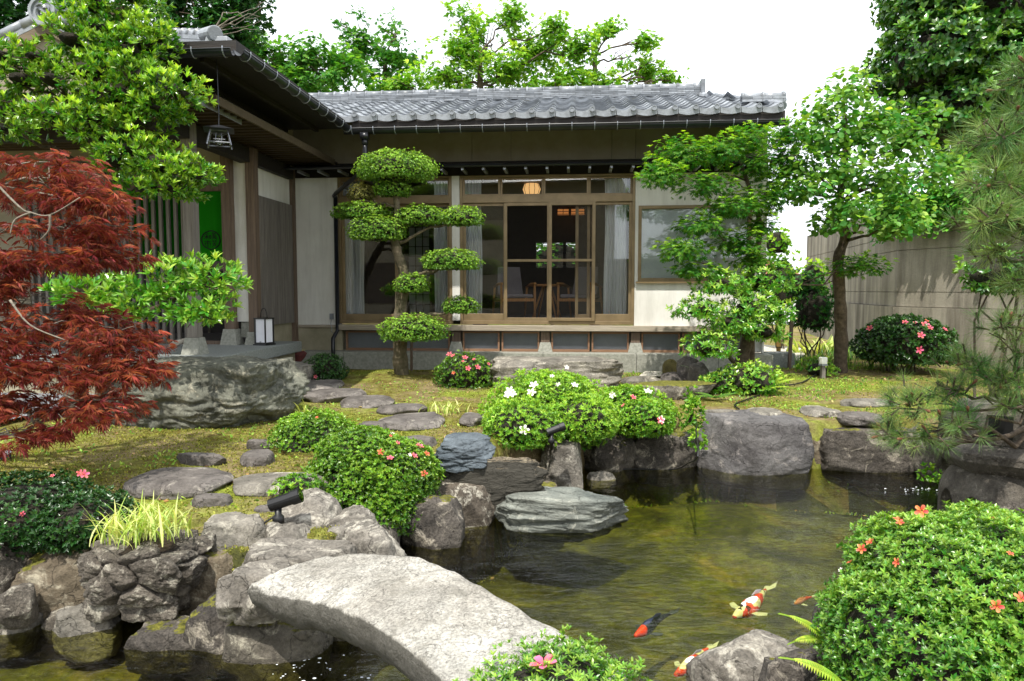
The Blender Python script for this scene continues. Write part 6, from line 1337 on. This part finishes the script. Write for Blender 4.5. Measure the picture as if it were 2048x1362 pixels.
# hedge seen through the far gap and through the back window
bush('loose light green shrub seen in the gap right of the house', [gp(1535, 500, 1595, 640, 14.5, .5), gp(1530, 455, 1575, 520, 14.5, .4), gp(1600, 520, 1650, 600, 15., .4)], M['bgmaple'], 113, .09, .7, name='garden_shrub', amp=.3, T=KITE(.3))
bush('green shrub behind the house seen through the slatted back window', [gp(1030, 470, 1200, 620, 17.2, .6)], M['bgmid'], 114, .09, .9, name='garden_shrub', T=KITE(.3))
bush('dark feathery shrub between the gap and the plum tree trunk', [gp(1585, 560, 1665, 680, 11.8, .5), gp(1570, 540, 1640, 600, 12., .4)], M['bgdark'], 115, .06, .9, name='garden_shrub', amp=.25)
bush('dark evergreen twig cluster under the upper pine in front of the wall', [gp(1930, 500, 2070, 600, 5.4, .3)], M['camellia'], 116, .055, .8, name='evergreen_shrub', amp=.3, ground=.0, T=LEAF(.22))
bush('loose leafy climber sprig left of the violet boulder', [gp(1358, 800, 1412, 880, 6.6, .14), gp(1368, 775, 1400, 830, 6.65, .1), gp(1380, 860, 1410, 905, 6.5, .08)], M['azalea_light'], 117, .045, .6, k=4, name='climber', amp=.3, T=KITE(.32), stems=False, shell=.8, ks=.3)
bush('small leafy sprig at the water edge below the pine', [gp(1838, 925, 1878, 968, 6.2, .09)], M['azalea_light'], 118, .04, .6, k=4, name='water_plant', amp=.3, T=KITE(.4), stems=False, shell=.8, ks=.3, ground=WZ)
bush('low leafy plants around the white garden light', [gp(1600, 712, 1670, 770, 10.4, .3)], M['broad2'], 119, .07, .6, k=4, name='low_shrub', amp=.3, T=KITE(.35), stems=False, ks=.5)
# ------------------------------------------------------------------ blades, ferns
def blades(name, label, base, n, L, m, seed, w=.03, spread=.12, lean=.7, cat='grass plant', kink=.6, parent=None, group=None):
    rng = np.random.RandomState(seed); V = []; F = []; A = []
    for i in range(n):
        a = rng.rand()*6.28; o = np.array((rng.normal()*spread, rng.normal()*spread*.7, 0)); l = L*(.55+.6*rng.rand()); d = np.array((math.cos(a), math.sin(a), 0)); s = np.array((-d[1], d[0], 0)); ln = lean*(.3+rng.rand()); k = len(V); tt = rng.rand()
        K = 6
        for j in range(K+1):
            t = j/K; c = o+d*l*ln*(t**1.6)+np.array((0, 0, l*(t-.45*ln*t**2.2*kink*2))); ww = w*l*(math.sin(min(1, t*1.3+.15)*math.pi*.75)+.05)*(1-t**3)
            V += [c-s*ww+(0, 0, ww*.4), c+s*ww+(0, 0, ww*.4)]; A += [tt, tt]
        F += [(k+2*j, k+2*j+1, k+2*j+3, k+2*j+2) for j in range(K)]
    r = thing(name, label, cat, base, 0, group); npmesh('leaf', np.array(V), np.array(F), m, r, False, A); return r
pl = np.array(plr.location)+np.array((0, -.02, sz+.03))
blades('striped_grass', 'yellow and green striped grass tuft growing in the rock planter', pl, 190, .23, M['stripe'], 501, .026, .105, .75)
blades('striped_grass', 'small pale striped grass tuft in the middle of the moss', (PZ(892, 826)[0], PZ(892, 826)[1], 0), 45, .18, M['stripe'], 502, .05, .12, .9)
blades('striped_grass', 'short green tuft behind the left clipped azalea', (PZ(610, 836)[0], PZ(610, 836)[1], 0), 26, .22, M['stripe'], 503, .04, .05, .8)
for i, (x, y, l, n, m, w, nm, lb) in enumerate(((1610,712,.42,26,'stripe',.11,'hosta','light green broad leaved hosta left of the plum trunk'), (1648,706,.40,22,'stripe',.11,'hosta','yellowish broad leaved hosta just left of the plum trunk'), (1440,770,.42,12,'blade',.10,'cast_iron_plant','dark broad leaved cast iron plant at the foot of the layered shrub'),
        (1640,738,.34,190,'blade',.02,'mondo_grass','fine dark grass mound behind the white garden light'), (1700,722,.40,200,'blade',.02,'mondo_grass','fine dark grass mound right of the plum trunk'), (1760,744,.3,60,'blade',.04,'mondo_grass','loose grass tuft left under the dark azalea'), (1930,730,.45,90,'blade',.03,'lily_turf','lily turf clump right of the dark azalea in the shade'))):
    p = PZ(x, y); blades(nm, lb, (p[0], p[1], float(gz([p[:2]])[0])), n, l, M[m], 510+i, w, .14 if w > .05 else .28, .8)
def fern(label, base, fronds, m, seed, L=.35):
    rng = np.random.RandomState(seed); r = thing('fern', label, 'fern', base); V = []; F = []; A = []
    for (az, ln, el) in fronds:
        d = np.array((math.cos(az), math.sin(az), 0)); s = np.array((-d[1], d[0], 0)); N_ = 26
        P = [d*ln*t*math.cos(el*(1-t*.5))+np.array((0, 0, ln*(t*math.sin(el)-.35*t*t))) for t in np.linspace(0, 1, N_)]
        for j in range(1, N_-1):
            t = j/N_; l = ln*.26*math.sin(min(1, t*1.15+.12)*math.pi)**.7*(1-t*.35); T_ = nrm(P[j+1]-P[j-1])
            for sg in (-1, 1):
                k = len(V); dd = nrm(s*sg+T_*.35); up_ = np.cross(T_, dd)*sg; wv = T_*ln*.021
                V += [P[j]-wv*.6, P[j]+dd*l*.5-wv+(0, 0, .004), P[j]+dd*l-(0, 0, l*.15), P[j]+dd*l*.5+wv+(0, 0, .004), P[j]+wv*.6]; F += [(k, k+1, k+3, k+4)]; A += [t]*5
                F2.append((k+1, k+2, k+3))
        mb.tube(P[::3]+[P[-1]], .0025, 4)
    return r, V, F, A
def make_fern(label, base, fronds, m, seed):
    global F2, mb
    F2 = []; mb = MB(); r, V, F, A = fern(label, base, fronds, m, seed); npmesh('frond', np.array(V), [np.array(F), np.array(F2)], M[m], r, False, A); mb.build('stalk', M['fern'], r)
p = PY(1650, 1262, 2.35); make_fern('yellow green fern frond arching out over the pond left of the big azalea', (p[0], p[1], p[2]-.03), ((2.9, .17, .9), (3.3, .14, .3), (2.5, .12, .9)), 'fern', 1)
p = PY(1690, 1352, 2.0); make_fern('yellow green fern frond over the lichened rock at the bottom edge', (p[0], p[1], p[2]-.03), ((2.95, .20, .75), (3.5, .16, .4)), 'fern', 2)
p = PZ(1525, 788); make_fern('bright fern beside the foot of the layered shrub', (p[0], p[1], .05), ((-.3, .5, .7), (.1, .45, .9), (-.8, .4, .5), (2.8, .4, .7), (-1.5, .4, .5), (3.6, .35, .5)), 'fern', 3)
p = PZ(1432, 800); make_fern('small dark fern in front of the cast iron plant', (p[0], p[1], .02), ((2.8, .35, .5), (3.5, .35, .4), (-1.6, .3, .5), (.2, .3, .5)), 'blade', 4)
# ------------------------------------------------------------------ koi
def koi(label, head, tail, depth, m, seed, finm):
    a, b = PZ(head[0], head[1], WZ-.02), PZ(tail[0], tail[1], WZ-.02); L = np.linalg.norm(b-a); rz = math.atan2(a[1]-b[1], a[0]-b[0]); loc = (a+b)/2; loc[2] = WZ-depth
    r = thing('koi', label, 'fish', loc, rz, 'koi swimming in the pond'); V = []; K = 26; n = 14
    for i in range(K):
        t = i/(K-1); x = L*(.5-t*.86); w = L*.088*(math.sin(min(1, t*1.75+.10)*math.pi*.5)**.8)*(1-max(0, t-.35)/.65*.82); h = w*1.15; y = .05*L*math.sin(t*4.2+seed)*t
        for j in range(n): th = j*2*math.pi/n; V.append((x, y+w*math.cos(th), h*math.sin(th)))
    V += [(L*.505, 0, 0), V[(K-1)*n]]; V[-1] = (L*(-.36)-.002, .05*L*math.sin(4.2+seed), 0)
    Q = [(i*n+j, i*n+(j+1) % n, (i+1)*n+(j+1) % n, (i+1)*n+j) for i in range(K-1) for j in range(n)]; T_ = [(K*n, (j+1) % n, j) for j in range(n)]+[(K*n+1, (K-1)*n+j, (K-1)*n+(j+1) % n) for j in range(n)]
    npmesh('body', np.array(V), [np.array(Q)[:, ::-1], np.array(T_)[:, ::-1]], m, r, True)
    y0 = .05*L*math.sin(4.2+seed)
    def fin(name, pts): 
        P = np.array(pts, float); c = P.mean(0); mb = MB(); k = len(P); z = np.array((0, 0, .0015)); mb.add(np.concatenate((P+z, P-z, [c+z*1.4, c-z*1.4])), [(i, k+i, k+(i+1) % k, (i+1) % k) for i in range(k)], [(i, (i+1) % k, 2*k) for i in range(k)]+[(k+(i+1) % k, k+i, 2*k+1) for i in range(k)]); mb.build(name, finm, r)
    fin('tail_fin', [(-.34*L, y0-.02*L, 0), (-.34*L, y0+.02*L, 0), (-.46*L, y0+.07*L, .02*L), (-.56*L, y0+.05*L, .05*L), (-.44*L, y0, .01*L), (-.54*L, y0-.04*L, -.02*L), (-.46*L, y0-.05*L, 0)])
    for s in (-1, 1): fin('side_fin', [(.27*L, s*.08*L, -.01), (.20*L, s*.10*L, -.01), (.12*L, s*.19*L, -.015), (.18*L, s*.21*L, -.015), (.26*L, s*.15*L, -.012)])
    fin('back_fin', [(.10*L, .0, .10*L), (.02*L, .004, .135*L), (-.12*L, .004, .10*L), (-.10*L, .0, .07*L), (.06*L, -.004, .095*L)])
def koimat(name, a, b, c, sc, th, off, head=None):
    t = NT(name); mp = t.n('ShaderNodeMapping'); mp.inputs['Location'].default_value = (off, off*.7, 0); t.l(t.tc.outputs['Object'], mp.inputs['Vector'])
    f = t.noise(sc, 3, .4, None, .2, mp.outputs[0]); cc = t.ramp(f, [(th, rgb(a)), (th+.015, rgb(b))]); g = t.noise(sc*1.6, 2, .4, None, 0, mp.outputs[0]); t.col(t.mix(t.ramp(g, [(.60, 0.), (.615, 1.)]), cc, rgb(c)))
    if head:
        sx = t.n('ShaderNodeSeparateXYZ'); t.l(t.tc.outputs['Object'], sx.inputs[0]); k = t.math('ADD', sx.outputs[0], t.math('MULTIPLY', t.noise(14, 2), .05)); last = t.p.inputs['Base Color'].links[0].from_socket; t.col(t.mix(t.ramp(k, [(head, 0.), (head+.01, 1.)]), last, rgb('#e8421c')))
    t.set(Roughness=.25); return t.m
fin_w = plain('pale_fin', '#cfd3d8', .4); fin_d = plain('dark_fin', '#3c4258', .4)
kr = koimat('red_white_koi', '#f0ece6', '#e5431a', '#30221e', 11, .47, .2)
koi('white koi with large red patches and yellow lips near the pond centre', (1468, 1228), (1550, 1170), .035, kr, 0.3, fin_w)
koi('orange and white koi with pale tail beside the foreground rock', (1350, 1346), (1432, 1288), .03, koimat('orange_white_koi', '#f4f0ea', '#ec4c1c', '#a83a1e', 12, .46, .9), 1.2, fin_w)
koi('dark blue black koi with an orange red head left of the others', (1270, 1268), (1350, 1218), .03, koimat('dark_koi', '#252a3e', '#3e4868', '#3a4260', 12, .5, 2.7, .145), 2.1, fin_d)
koi('faint submerged reddish koi near the big azalea', (1590, 1162), (1628, 1146), .16, koimat('sunken_koi', '#c0806a', '#c8503a', '#d8a090', 9, .5, 4.1), 3., fin_w)
